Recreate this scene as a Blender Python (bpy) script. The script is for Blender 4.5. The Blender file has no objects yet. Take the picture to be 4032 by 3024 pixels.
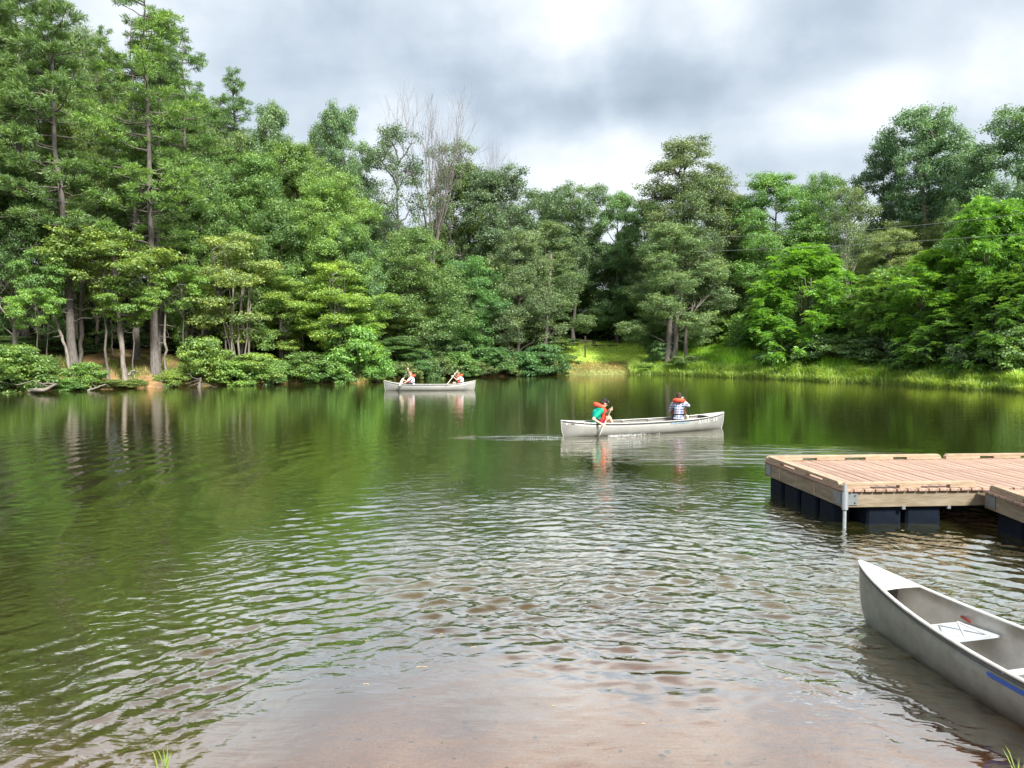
import bpy, bmesh, math, random
import numpy as np
from mathutils import Vector, Matrix

# ------------------------------------------------------------------ camera
F = 2933.0; PITCH = math.radians(2.9); H = 2.5
scene = bpy.context.scene
cam_d = bpy.data.cameras.new('camera'); cam = bpy.data.objects.new('camera', cam_d)
scene.collection.objects.link(cam); scene.camera = cam
cam.location = (0, 0, H); cam.rotation_euler = (math.radians(90) - PITCH, 0, 0)
cam_d.sensor_width = 36; cam_d.lens = F / 4032 * 36; cam_d.clip_end = 2000; cam_d.clip_start = 0.05

# ------------------------------------------------------------------ world
SUN = Vector((0.40, -0.60, 0.69)).normalized()
EXPOSURE = 1.9
world = bpy.data.worlds.new('World'); scene.world = world; world.use_nodes = True
wt = world.node_tree; wt.nodes.clear()
def nd(t, typ, **kw):
    n = t.nodes.new(typ)
    for k, v in kw.items(): setattr(n, k, v)
    return n
def math_n(t, op, a, b=None, c=None, clamp=False):
    n = nd(t, 'ShaderNodeMath', operation=op, use_clamp=clamp)
    for i, v in enumerate((a, b, c)):
        if v is None: continue
        if isinstance(v, (int, float)): n.inputs[i].default_value = v
        else: t.links.new(v, n.inputs[i])
    return n.outputs[0]
def mix_n(t, fac, a, b, blend='MIX'):
    n = nd(t, 'ShaderNodeMix', data_type='RGBA', blend_type=blend)
    for i, v in ((0, fac), (6, a), (7, b)):
        if isinstance(v, (int, float)): n.inputs[i].default_value = v
        elif isinstance(v, (tuple, list)): n.inputs[i].default_value = (*v[:3], 1)
        else: t.links.new(v, n.inputs[i])
    return n.outputs[2]
def ramp_n(t, fac, stops, interp='LINEAR'):
    n = nd(t, 'ShaderNodeValToRGB'); n.color_ramp.interpolation = interp
    el = n.color_ramp.elements
    while len(el) < len(stops): el.new(0.5)
    for e, (p, c) in zip(el, stops):
        e.position = p; e.color = (c, c, c, 1) if isinstance(c, (int, float)) else (*c[:3], 1)
    t.links.new(fac, n.inputs[0]); return n.outputs[0]
def build_sky():
    t = wt; L = t.links.new
    sky = nd(t, 'ShaderNodeTexSky', sky_type='NISHITA'); sky.sun_disc = False
    sky.sun_elevation = math.asin(SUN.z); sky.sun_rotation = math.atan2(SUN.x, SUN.y)
    tc = nd(t, 'ShaderNodeTexCoord')
    sep = nd(t, 'ShaderNodeSeparateXYZ'); L(tc.outputs['Generated'], sep.inputs[0])
    dz = math_n(t, 'ADD', math_n(t, 'MAXIMUM', sep.outputs[2], 0.0), 0.22)
    comb = nd(t, 'ShaderNodeCombineXYZ')
    L(math_n(t, 'DIVIDE', sep.outputs[0], dz), comb.inputs[0]); L(math_n(t, 'DIVIDE', sep.outputs[1], dz), comb.inputs[1])
    mp = nd(t, 'ShaderNodeMapping'); mp.inputs['Rotation'].default_value = (0, 0, 0.5); mp.inputs['Scale'].default_value = (0.55, 0.95, 1)
    L(comb.outputs[0], mp.inputs[0])
    n1 = nd(t, 'ShaderNodeTexNoise'); n1.inputs['Scale'].default_value = 2.1; n1.inputs['Detail'].default_value = 6; n1.inputs['Roughness'].default_value = 0.52; n1.inputs['Distortion'].default_value = 0.35
    L(mp.outputs[0], n1.inputs[0])
    n2 = nd(t, 'ShaderNodeTexNoise'); n2.inputs['Scale'].default_value = 5.2; n2.inputs['Detail'].default_value = 6; n2.inputs['Roughness'].default_value = 0.48
    L(tc.outputs['Generated'], n2.inputs[0])
    v = math_n(t, 'ADD', math_n(t, 'MULTIPLY', n1.outputs[0], 0.50), math_n(t, 'MULTIPLY', n2.outputs[0], 0.80))
    v = math_n(t, 'ADD', v, -0.065)
    v = math_n(t, 'ADD', v, math_n(t, 'MULTIPLY', math_n(t, 'SMOOTH_MAX' if False else 'MAXIMUM', math_n(t, 'SUBTRACT', sep.outputs[2], .45), 0.0), .50))  # extra brightness added to the sky overhead so the ripples reflect whiter
    # broad darker and brighter cloud banks, each an ellipsoid of directions
    def direc(px, py):
        a = (px - 2016) / F; b = -(py - 1512) / F
        return Vector((a, math.cos(PITCH) + math.sin(PITCH) * b, -math.sin(PITCH) + math.cos(PITCH) * b)).normalized()
    for px, py, rx, rz, amp in SKY_BANKS:
        c = direc(px, py)
        sb = nd(t, 'ShaderNodeVectorMath', operation='SUBTRACT'); L(tc.outputs['Generated'], sb.inputs[0]); sb.inputs[1].default_value = c
        ml = nd(t, 'ShaderNodeVectorMath', operation='MULTIPLY'); L(sb.outputs[0], ml.inputs[0]); ml.inputs[1].default_value = (1 / rx, 1 / max(rx, rz), 1 / rz)
        ln = nd(t, 'ShaderNodeVectorMath', operation='LENGTH'); L(ml.outputs[0], ln.inputs[0])
        w = math_n(t, 'ADD', ln.outputs['Value'], math_n(t, 'MULTIPLY', math_n(t, 'SUBTRACT', n2.outputs[0], 0.5), 1.6))
        mr = nd(t, 'ShaderNodeMapRange', interpolation_type='SMOOTHERSTEP'); L(w, mr.inputs[0])
        mr.inputs[1].default_value = 1.45; mr.inputs[2].default_value = 0.0; mr.inputs[3].default_value = 0; mr.inputs[4].default_value = amp
        v = math_n(t, 'ADD', v, mr.outputs[0])
    col = ramp_n(t, v, [(0.20, (0.30, 0.37, 0.45)), (0.40, (0.44, 0.515, 0.60)), (0.56, (0.60, 0.67, 0.74)), (0.72, (0.82, 0.865, 0.90)), (0.90, (1.0, 1.0, 0.99))])
    skyc = mix_n(t, 1.0, sky.outputs[0], (0.06, 0.06, 0.06), 'MULTIPLY')
    out = mix_n(t, 0.95, skyc, mix_n(t, 1.0, col, (SKYGAIN,) * 3, 'MULTIPLY'))
    bg = nd(t, 'ShaderNodeBackground'); L(out, bg.inputs[0]); bg.inputs[1].default_value = 1.0
    wo = nd(t, 'ShaderNodeOutputWorld'); L(bg.outputs[0], wo.inputs[0])
SKYGAIN = 0.345
SKY_BANKS = [(1650, 300, .40, .09, -.13), (3050, 230, .40, .11, -.15), (3500, 620, .20, .06, -.14), (2200, 440, .10, .03, -.12),
             (3270, 430, .09, .05, .20), (3560, 400, .07, .045, .18), (2450, 600, .25, .06, .10), (2900, 700, .2, .05, .05), (1100, 160, .22, .12, .02), (3950, 260, .14, .10, .14),
             (2300, 200, .12, .05, .10), (2000, 740, .5, .06, .06), (700, 80, .2, .1, .10)]
build_sky()
sun_d = bpy.data.lights.new('sun', 'SUN'); sun_d.energy = 2.4; sun_d.angle = math.radians(12); sun_d.color = (1, .95, .86)
sun = bpy.data.objects.new('sun', sun_d); scene.collection.objects.link(sun)
sun.rotation_euler = SUN.to_track_quat('Z', 'Y').to_euler(); sun.location = (20, -20, 60)
vs = scene.view_settings; vs.view_transform = 'Standard'; vs.look = 'None'; vs.gamma = 1; vs.exposure = EXPOSURE; vs.use_curve_mapping = False
scene.render.engine = 'CYCLES'
cy = scene.cycles; cy.max_bounces = 8; cy.diffuse_bounces = 5; cy.glossy_bounces = 3; cy.transparent_max_bounces = 10; cy.transmission_bounces = 3
cy.caustics_reflective = False; cy.caustics_refractive = False

# ------------------------------------------------------------------ helpers
rng = np.random.default_rng(7); random.seed(7)
def ray(px, py):
    a = (px - 2016) / F; b = -(py - 1512) / F
    return a, math.cos(PITCH) + math.sin(PITCH) * b, -math.sin(PITCH) + math.cos(PITCH) * b
def at_depth(px, py, Y):
    d = ray(px, py); t = Y / d[1]; return Vector((d[0] * t, Y, H + d[2] * t))
def on_plane(px, py, z=0.0):
    d = ray(px, py); t = (z - H) / d[2]; return Vector((d[0] * t, d[1] * t, z))
COL = scene.collection
def link(o, parent=None):
    COL.objects.link(o)
    if parent: o.parent = parent
    return o
def tag(o, label=None, cat=None, group=None, kind=None):
    if label: o['label'] = label
    if cat: o['category'] = cat
    if group: o['group'] = group
    if kind: o['kind'] = kind
    return o
def empty(name, loc=(0, 0, 0), rz=0.0):
    o = bpy.data.objects.new(name, None); o.empty_display_size = .2; link(o); o.location = loc; o.rotation_euler = (0, 0, rz); return o
def mesh_np(name, V, Fq, mats=(), attrs=None, smooth=False, mi=None):
    """V (n,3), Fq (m,k) faces of one size, or a list of such arrays"""
    me = bpy.data.meshes.new(name)
    Fs = Fq if isinstance(Fq, list) else [Fq]
    Fs = [f for f in Fs if len(f)]
    V = np.asarray(V, dtype=np.float32)
    me.vertices.add(len(V)); me.vertices.foreach_set('co', V.ravel())
    loops = np.concatenate([f.ravel() for f in Fs]).astype(np.int32)
    tot = np.concatenate([np.full(len(f), f.shape[1]) for f in Fs]).astype(np.int32)
    st = np.concatenate([[0], np.cumsum(tot)[:-1]]).astype(np.int32)
    me.loops.add(len(loops)); me.loops.foreach_set('vertex_index', loops)
    me.polygons.add(len(tot)); me.polygons.foreach_set('loop_start', st); me.polygons.foreach_set('loop_total', tot)
    if smooth: me.polygons.foreach_set('use_smooth', np.ones(len(tot), dtype=bool))
    if mi is not None: me.polygons.foreach_set('material_index', mi.astype(np.int32))
    for m in mats: me.materials.append(m)
    me.update(calc_edges=True)
    for k, (dom, arr) in (attrs or {}).items():
        if arr.ndim == 2:
            a = me.color_attributes.new(k, 'FLOAT_COLOR', dom); a.data.foreach_set('color', np.c_[arr, np.ones(len(arr))].astype(np.float32).ravel())
        else:
            a = me.attributes.new(k, 'FLOAT', dom); a.data.foreach_set('value', arr.astype(np.float32))
    return me
def obj(name, me, parent=None):
    return link(bpy.data.objects.new(name, me), parent)
def bm_obj(name, bm, mat, parent=None, smooth=False):
    me = bpy.data.meshes.new(name); bm.normal_update(); bm.to_mesh(me); bm.free()
    if smooth: me.polygons.foreach_set('use_smooth', [True] * len(me.polygons))
    me.materials.append(mat); return obj(name, me, parent)
def box_bm(bm, c, s, bevel=0.0, M=None):
    r = bmesh.ops.create_cube(bm, size=1.0); vv = r['verts']
    bmesh.ops.scale(bm, vec=s, verts=vv)
    if bevel:
        ee = list({e for v in vv for e in v.link_edges}); b = bmesh.ops.bevel(bm, geom=ee, offset=bevel, segments=1, affect='EDGES')
        vv = list({v for f in b['faces'] for v in f.verts} | {v for v in vv if v.is_valid})
    bmesh.ops.translate(bm, vec=c, verts=vv)
    if M is not None: bmesh.ops.transform(bm, matrix=M, verts=vv)
    return vv
class Tubes:
    """collects tapered tubes along polylines -> one mesh"""
    def __init__(s): s.V = []; s.Q = []; s.n = 0
    def add(s, pts, rad, sides=6, cap=True, ell=None):
        pts = np.asarray(pts, float); k = len(pts); rad = np.broadcast_to(np.asarray(rad, float), (k,))
        tg = np.gradient(pts, axis=0); tg /= np.linalg.norm(tg, axis=1)[:, None] + 1e-9
        ref = np.array([0, 0, 1.]) if abs(tg[:, 2]).mean() < .8 else np.array([1., 0, 0])
        a = np.cross(tg, ref); a /= np.linalg.norm(a, axis=1)[:, None] + 1e-9
        b = np.cross(tg, a)
        th = np.linspace(0, 2 * np.pi, sides, endpoint=False)
        ex, ey = ell or (1, 1)
        ring = pts[:, None, :] + rad[:, None, None] * (np.cos(th)[None, :, None] * a[:, None, :] * ex + np.sin(th)[None, :, None] * b[:, None, :] * ey)
        s.V.append(ring.reshape(-1, 3)); i = np.arange(k - 1)[:, None] * sides; j = np.arange(sides)[None, :]; j2 = (j + 1) % sides
        s.Q.append((s.n + np.stack([i + j, i + j2, i + sides + j2, i + sides + j], -1)).reshape(-1, 4))
        base = s.n; s.n += k * sides
        if cap:
            for r0, p in ((base, pts[0]), (base + (k - 1) * sides, pts[-1])):
                s.V.append(p[None]); c = s.n; s.n += 1
                s.Q.append(np.array([[r0 + q, r0 + (q + 1) % sides, c, c] for q in range(sides)]))
    def mesh(s, name, mat, smooth=True):
        V = np.concatenate(s.V); Q = np.concatenate(s.Q)
        tri = Q[:, 2] == Q[:, 3]
        return mesh_np(name, V, [Q[~tri], Q[tri][:, :3]], [mat], smooth=smooth)
def sm(x): x = np.clip(x, 0, 1); return x * x * (3 - 2 * x)

# ------------------------------------------------------------------ materials
MATS = {}
def mat(name):
    m = bpy.data.materials.new(name); m.use_nodes = True; t = m.node_tree; t.nodes.clear(); MATS[name] = m
    o = nd(t, 'ShaderNodeOutputMaterial'); return m, t, o
def simple(name, col, rough=.6, metal=0.0, var=.12, scale=6.0, bump=0.0, bscale=40, stretch=(1, 1, 1), col2=None, spec=.4, objvar=0.0):
    m, t, o = mat(name); L = t.links.new
    p = nd(t, 'ShaderNodeBsdfPrincipled'); p.inputs['Roughness'].default_value = rough; p.inputs['Metallic'].default_value = metal
    p.inputs['Specular IOR Level'].default_value = spec
    tc = nd(t, 'ShaderNodeTexCoord'); mp = nd(t, 'ShaderNodeMapping'); mp.inputs['Scale'].default_value = stretch; L(tc.outputs['Object'], mp.inputs[0])
    n = nd(t, 'ShaderNodeTexNoise'); n.inputs['Scale'].default_value = scale; n.inputs['Detail'].default_value = 8; n.inputs['Roughness'].default_value = .65; L(mp.outputs[0], n.inputs[0])
    c2 = col2 or tuple(c * (1 - var * 2.2) for c in col)
    c = ramp_n(t, n.outputs[0], [(.3, c2), (.62, col)])
    if objvar:
        oi = nd(t, 'ShaderNodeObjectInfo'); k = math_n(t, 'ADD', math_n(t, 'MULTIPLY', oi.outputs['Random'], objvar), 1 - objvar / 2)
        cc = nd(t, 'ShaderNodeCombineColor'); [L(k, cc.inputs[i]) for i in range(3)]
        c = mix_n(t, 1.0, c, cc.outputs[0], 'MULTIPLY')
    L(c, p.inputs['Base Color'])
    if bump:
        n2 = nd(t, 'ShaderNodeTexNoise'); n2.inputs['Scale'].default_value = bscale; n2.inputs['Detail'].default_value = 4; L(mp.outputs[0], n2.inputs[0])
        b = nd(t, 'ShaderNodeBump'); b.inputs['Strength'].default_value = bump; b.inputs['Distance'].default_value = .02; L(n2.outputs[0], b.inputs['Height']); L(b.outputs[0], p.inputs['Normal'])
    L(p.outputs[0], o.inputs[0]); return m
def leaf_mat(name, trans=.5, glossy=.08):
    m, t, o = mat(name); L = t.links.new
    oi = nd(t, 'ShaderNodeObjectInfo'); at = nd(t, 'ShaderNodeAttribute', attribute_name='tint')
    val = math_n(t, 'MULTIPLY', at.outputs['Fac'], 1.0)
    cc = nd(t, 'ShaderNodeCombineColor')
    L(math_n(t, 'POWER', val, 1.35), cc.inputs[0]); L(val, cc.inputs[1]); L(math_n(t, 'POWER', val, .8), cc.inputs[2])
    c = mix_n(t, 1.0, mix_n(t, 1.0, oi.outputs['Color'], (2.5, 1.98, 2.05), 'MULTIPLY'), cc.outputs[0], 'MULTIPLY')
    d = nd(t, 'ShaderNodeBsdfDiffuse'); L(c, d.inputs[0])
    tr = nd(t, 'ShaderNodeBsdfTranslucent'); L(mix_n(t, 1.0, c, (1.35, 1.15, .5), 'MULTIPLY'), tr.inputs[0])
    mx = nd(t, 'ShaderNodeMixShader'); mx.inputs[0].default_value = trans; L(d.outputs[0], mx.inputs[1]); L(tr.outputs[0], mx.inputs[2])
    g = nd(t, 'ShaderNodeBsdfGlossy'); g.inputs['Roughness'].default_value = .6; g.inputs[0].default_value = (.85, .95, .85, 1)
    m2 = nd(t, 'ShaderNodeMixShader'); m2.inputs[0].default_value = glossy; L(mx.outputs[0], m2.inputs[1]); L(g.outputs[0], m2.inputs[2])
    L(m2.outputs[0], o.inputs[0]); return m
LEAF = leaf_mat('leaf_foliage'); NEEDLE = leaf_mat('needle_foliage', .4, .08); BLADE = leaf_mat('grass_blade', .35, .04)
BARK = simple('grey_bark', (.185, .168, .155), .9, var=.28, scale=5, bump=.6, bscale=9, stretch=(4, 4, .7), spec=.1)
BARKD = simple('dark_bark', (.16, .14, .12), .95, var=.2, scale=5, bump=.5, bscale=9, stretch=(4, 4, .7), spec=.1)
BARKT = simple('dark_twig_bark', (.21, .19, .18), .9, var=.2, scale=4, spec=.1)
BARKP = simple('pale_bark', (.30, .27, .235), .9, var=.3, scale=3, bump=.3, bscale=8, stretch=(3, 3, .8), spec=.1, col2=(.10, .085, .07))
TWIG = simple('dead_grey_wood', (.26, .24, .21), .9, var=.15, scale=5, spec=.1)
ALU = simple('weathered_aluminium', (.26, .275, .25), .42, .45, var=.13, scale=9.0, bump=.15, bscale=5)
ALUW = simple('painted_silver_hull', (.33, .335, .32), .5, .25, var=.10, scale=2.5, bump=.05, bscale=20)
SEATM = simple('pale_seat_aluminium', (.50, .56, .62), .45, .2, var=.08, scale=8)
ALUI = simple('inner_hull_aluminium', (.60, .585, .55), .5, .35, var=.16, scale=4, bump=.05, bscale=30)
RIM = simple('bright_aluminium_rim', (.70, .71, .69), .4, .35, var=.12, scale=9)
RUB = simple('dark_rub_rail', (.10, .10, .10), .6, 0, var=.2)
WHITE = simple('white_paint', (.82, .82, .80), .5, 0, var=.05)
BLUE = simple('blue_vinyl', (.02, .11, .55), .4, 0, var=.1)
REDP = simple('red_vinyl', (.35, .05, .04), .5, 0, var=.1)
BLACK = simple('black_nylon', (.015, .015, .018), .7, 0, var=.2)
ORANGE = simple('orange_life_vest', (.85, .10, .045), .6, 0, var=.12, scale=14, bump=.3, bscale=20)
SKIN = simple('skin', (.66, .42, .32), .55, 0, var=.06, scale=8)
GREEN = simple('green_cotton', (.0, .36, .24), .85, 0, var=.15, scale=12, bump=.3, bscale=14)
WHITEC = simple('white_cotton', (.75, .75, .80), .85, 0, var=.08, scale=12, bump=.3, bscale=14)
DARKC = simple('dark_cotton', (.03, .03, .045), .85, 0, var=.2, scale=12)
REDC = simple('red_cotton', (.45, .03, .05), .85, 0, var=.2, scale=12)
HAIRD = simple('dark_brown_hair', (.05, .032, .02), .7, 0, var=.3, scale=60)
HAIRB = simple('light_brown_hair', (.36, .24, .12), .7, 0, var=.3, scale=60)
WOODP = simple('paddle_wood', (.82, .76, .62), .5, 0, var=.06, stretch=(8, 8, 1))
DECK = simple('pinkish_deck_board', (.42, .30, .235), .8, 0, var=.1, scale=3, stretch=(7, .8, 7), col2=(.25, .155, .12), bump=.35, bscale=9, objvar=.28, spec=.2)
CURB = simple('weathered_curb_timber', (.44, .345, .25), .85, 0, scale=3, stretch=(2, 2, 9), col2=(.30, .22, .15), bump=.3, bscale=10, objvar=.2, spec=.2)
BEAM = simple('grey_beam_timber', (.31, .26, .195), .9, 0, scale=2.2, stretch=(1, 1, 6), col2=(.17, .14, .09), bump=.3, bscale=10, objvar=.15, spec=.15)
FLOAT = simple('navy_float_plastic', (.006, .011, .022), .85, 0, var=.3, scale=5, spec=.15)
GALV = simple('galvanised_steel', (.20, .225, .24), .6, .2, var=.12, scale=9)
STICK = simple('dark_post_wood', (.06, .05, .04), .9, 0, var=.2)
FOAM = simple('water_foam', (.85, .88, .9), .3, 0, var=.05)
def plaid():
    m, t, o = mat('blue_white_plaid'); L = t.links.new
    p = nd(t, 'ShaderNodeBsdfPrincipled'); p.inputs['Roughness'].default_value = .85
    tc = nd(t, 'ShaderNodeTexCoord'); sep = nd(t, 'ShaderNodeSeparateXYZ'); L(tc.outputs['Object'], sep.inputs[0])
    h = math_n(t, 'ADD', sep.outputs[0], sep.outputs[1])
    a = math_n(t, 'GREATER_THAN', math_n(t, 'FRACT', math_n(t, 'MULTIPLY', h, 13)), .55)
    b = math_n(t, 'GREATER_THAN', math_n(t, 'FRACT', math_n(t, 'MULTIPLY', sep.outputs[2], 13)), .55)
    s = math_n(t, 'MULTIPLY', math_n(t, 'ADD', a, b), .5)
    L(ramp_n(t, s, [(0, (.80, .82, .88)), (.5, (.28, .33, .52)), (1, (.05, .07, .18))]), p.inputs[0]); L(p.outputs[0], o.inputs[0]); return m
PLAID = plaid()

# ------------------------------------------------------------------ terrain
SHT = [(-1500, 33), (-700, 36.5), (0, 40.3), (300, 42.2), (600, 45.1), (1000, 48.4), (1400, 51.1), (1600, 55.7), (1800, 59.4), (2000, 62.9), (2200, 64.6), (2450, 65.8), (2700, 64.0), (2900, 59.4), (3100, 55.7), (3400, 50.7), (3700, 45.4), (4032, 40.4), (4700, 34), (5600, 30)]
SU = np.array([(p - 2016) / F for p, _ in SHT]); SY = np.array([s for _, s in SHT])
def shore(u): return np.interp(u, SU, SY) + .35 * np.sin(u * 41) + .25 * np.sin(u * 97 + 1)
def far_z(x, y):
    x = np.asarray(x, float); y = np.asarray(y, float)
    u = x / np.maximum(y, 1); d = y - shore(u); px = u * F + 2016
    dp = np.maximum(d, 0)
    zl = .22 + 1.75 * sm(dp / 6.5) + .07 * np.maximum(dp - 6, 0)
    zc = .30 + 3.6 * (1 - np.exp(-dp / 12.)) + .03 * np.maximum(dp - 25, 0)
    zr = .28 + .85 * sm(dp / 4.5) + .085 * dp + .07 * np.maximum(dp - 14, 0) + .9 * sm(dp / 10) * np.exp(-((px - 2860) / 170.) ** 2)
    wc = sm((px - 1900) / 350) * (1 - sm((px - 2680) / 260)); wl = (1 - sm((px - 1900) / 350)); wr = sm((px - 2680) / 260)
    z = zl * wl + zc * wc + zr * wr
    z = z + .10 * np.sin(x * .7 + y * .3) * np.cos(y * .6) * sm(dp / 4) + .04 * np.sin(x * 2.3 + 1) * np.sin(y * 2.1)
    edge = sm(dp / .5)
    z = np.where(d > 0, z * edge + .0, np.maximum(-1.6, d * .6))
    return np.minimum(z, 16 + 0 * z)
def gz(x, y): return float(far_z(x, y))
def near_line(x): return 3.75 - 2.3 * sm((x - 2.3) / 1.6) + .15 * np.sin(x * 1.7)
def near_z(x, y):
    d = y - near_line(x)
    z = np.where(d < 0, -.25 * d, -.085 * d - .035 * np.maximum(d - 2.2, 0) ** 1.4)
    z = z - .16 * sm((-x - .7) / 1.4) * sm((d + .2) / .8)
    return np.maximum(z, -2.2) + .012 * np.sin(x * 5 + y * 2) * np.sin(y * 6)
def ground_mats():
    m, t, o = mat('bank_ground'); L = t.links.new
    at = nd(t, 'ShaderNodeAttribute', attribute_name='cover'); ge = nd(t, 'ShaderNodeNewGeometry')
    n = nd(t, 'ShaderNodeTexNoise'); n.inputs['Scale'].default_value = 2.2; n.inputs['Detail'].default_value = 9; n.inputs['Roughness'].default_value = .7; L(ge.outputs['Position'], n.inputs[0])
    c = mix_n(t, 1.0, at.outputs['Color'], ramp_n(t, n.outputs[0], [(.3, .55), (.7, 1.35)]), 'MULTIPLY')
    p = nd(t, 'ShaderNodeBsdfPrincipled'); p.inputs['Roughness'].default_value = .95; p.inputs['Specular IOR Level'].default_value = .1; L(c, p.inputs[0])
    b = nd(t, 'ShaderNodeBump'); b.inputs['Strength'].default_value = .6; b.inputs['Distance'].default_value = .15; L(n.outputs[0], b.inputs['Height']); L(b.outputs[0], p.inputs['Normal'])
    L(p.outputs[0], o.inputs[0])
    m2, t, o = mat('sandy_lake_bed'); L = t.links.new
    ge = nd(t, 'ShaderNodeNewGeometry')
    n = nd(t, 'ShaderNodeTexNoise'); n.inputs['Scale'].default_value = 1.1; n.inputs['Detail'].default_value = 10; n.inputs['Roughness'].default_value = .72; L(ge.outputs['Position'], n.inputs[0])
    f = nd(t, 'ShaderNodeTexNoise'); f.inputs['Scale'].default_value = 45; f.inputs['Detail'].default_value = 6; f.inputs['Roughness'].default_value = .8; L(ge.outputs['Position'], f.inputs[0])
    c = ramp_n(t, n.outputs[0], [(.3, (.30, .14, .065)), (.5, (.52, .26, .14)), (.7, (.66, .38, .23))])
    c = mix_n(t, 1.0, c, ramp_n(t, f.outputs[0], [(.3, .5), (.65, 1.25)]), 'MULTIPLY')
    p = nd(t, 'ShaderNodeBsdfPrincipled'); p.inputs['Roughness'].default_value = .95; L(c, p.inputs[0]); L(p.outputs[0], o.inputs[0])
    return m, m2
GROUND, BED = ground_mats()
def build_ground():
    us = np.concatenate([np.linspace(-1.7, -.75, 30), np.linspace(-.74, .74, 330), np.linspace(.75, 1.7, 30)])
    ds = np.concatenate([[-6, -3, -1.2, -.5, -.2], np.linspace(0, 1.2, 8), np.linspace(1.6, 30, 60), np.geomspace(33, 500, 16)])
    U, D = np.meshgrid(us, ds, indexing='ij'); Y = shore(U) + D; X = U * Y; Z = far_z(X, Y)
    V = np.stack([X, Y, Z], -1).reshape(-1, 3); a, b = U.shape
    i = np.arange(a - 1)[:, None] * b + np.arange(b - 1)[None]; Fq = np.stack([i, i + b, i + b + 1, i + 1], -1).reshape(-1, 4)
    px = (U * F + 2016).ravel(); d = D.ravel()
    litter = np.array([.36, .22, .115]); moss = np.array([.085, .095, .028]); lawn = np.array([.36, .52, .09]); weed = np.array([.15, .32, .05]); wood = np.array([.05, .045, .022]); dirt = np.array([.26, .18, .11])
    nz = np.sin(V[:, 0] * .9) * np.sin(V[:, 1] * 1.1 + 2) + .5 * np.sin(V[:, 0] * 2.7 + V[:, 1]) 
    def w(x): return np.clip(x, 0, 1)[:, None]
    C = litter[None] * (1 - w(.45 + .4 * nz)) + moss[None] * w(.45 + .4 * nz)
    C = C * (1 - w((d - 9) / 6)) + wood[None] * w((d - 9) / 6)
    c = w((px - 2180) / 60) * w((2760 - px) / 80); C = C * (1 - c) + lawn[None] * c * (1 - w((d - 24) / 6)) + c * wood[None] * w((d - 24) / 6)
    c = c * w((3.5 - d) / 2.5); C = C * (1 - c) + (dirt[None] * .55 + weed[None] * .45) * c
    c = w((px - 2700) / 90) * (1 - w((d - 13) / 4)); C = C * (1 - c) + weed[None] * c
    c = w((px - 600) / 40) * w((700 - px) / 40) * w((3 - d) / 2); C = C * (1 - c) + dirt[None] * .8 * c
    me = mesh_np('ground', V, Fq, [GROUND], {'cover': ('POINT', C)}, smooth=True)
    tag(obj('ground', me), kind='structure')
    xs = np.concatenate([np.linspace(-40, -8, 20), np.linspace(-7.6, 7.6, 120), np.linspace(8, 40, 20)]); ys = np.concatenate([np.linspace(-12, 1, 14), np.linspace(1.2, 12, 90), np.linspace(12.5, 72, 30)])
    X, Y = np.meshgrid(xs, ys, indexing='ij'); Z = near_z(X, Y); a, b = X.shape
    i = np.arange(a - 1)[:, None] * b + np.arange(b - 1)[None]; Fq = np.stack([i, i + b, i + b + 1, i + 1], -1).reshape(-1, 4)
    tag(obj('lake_bed', mesh_np('lake_bed', np.stack([X, Y, Z], -1).reshape(-1, 3), Fq, [BED], smooth=True)), kind='structure')
build_ground()

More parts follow.
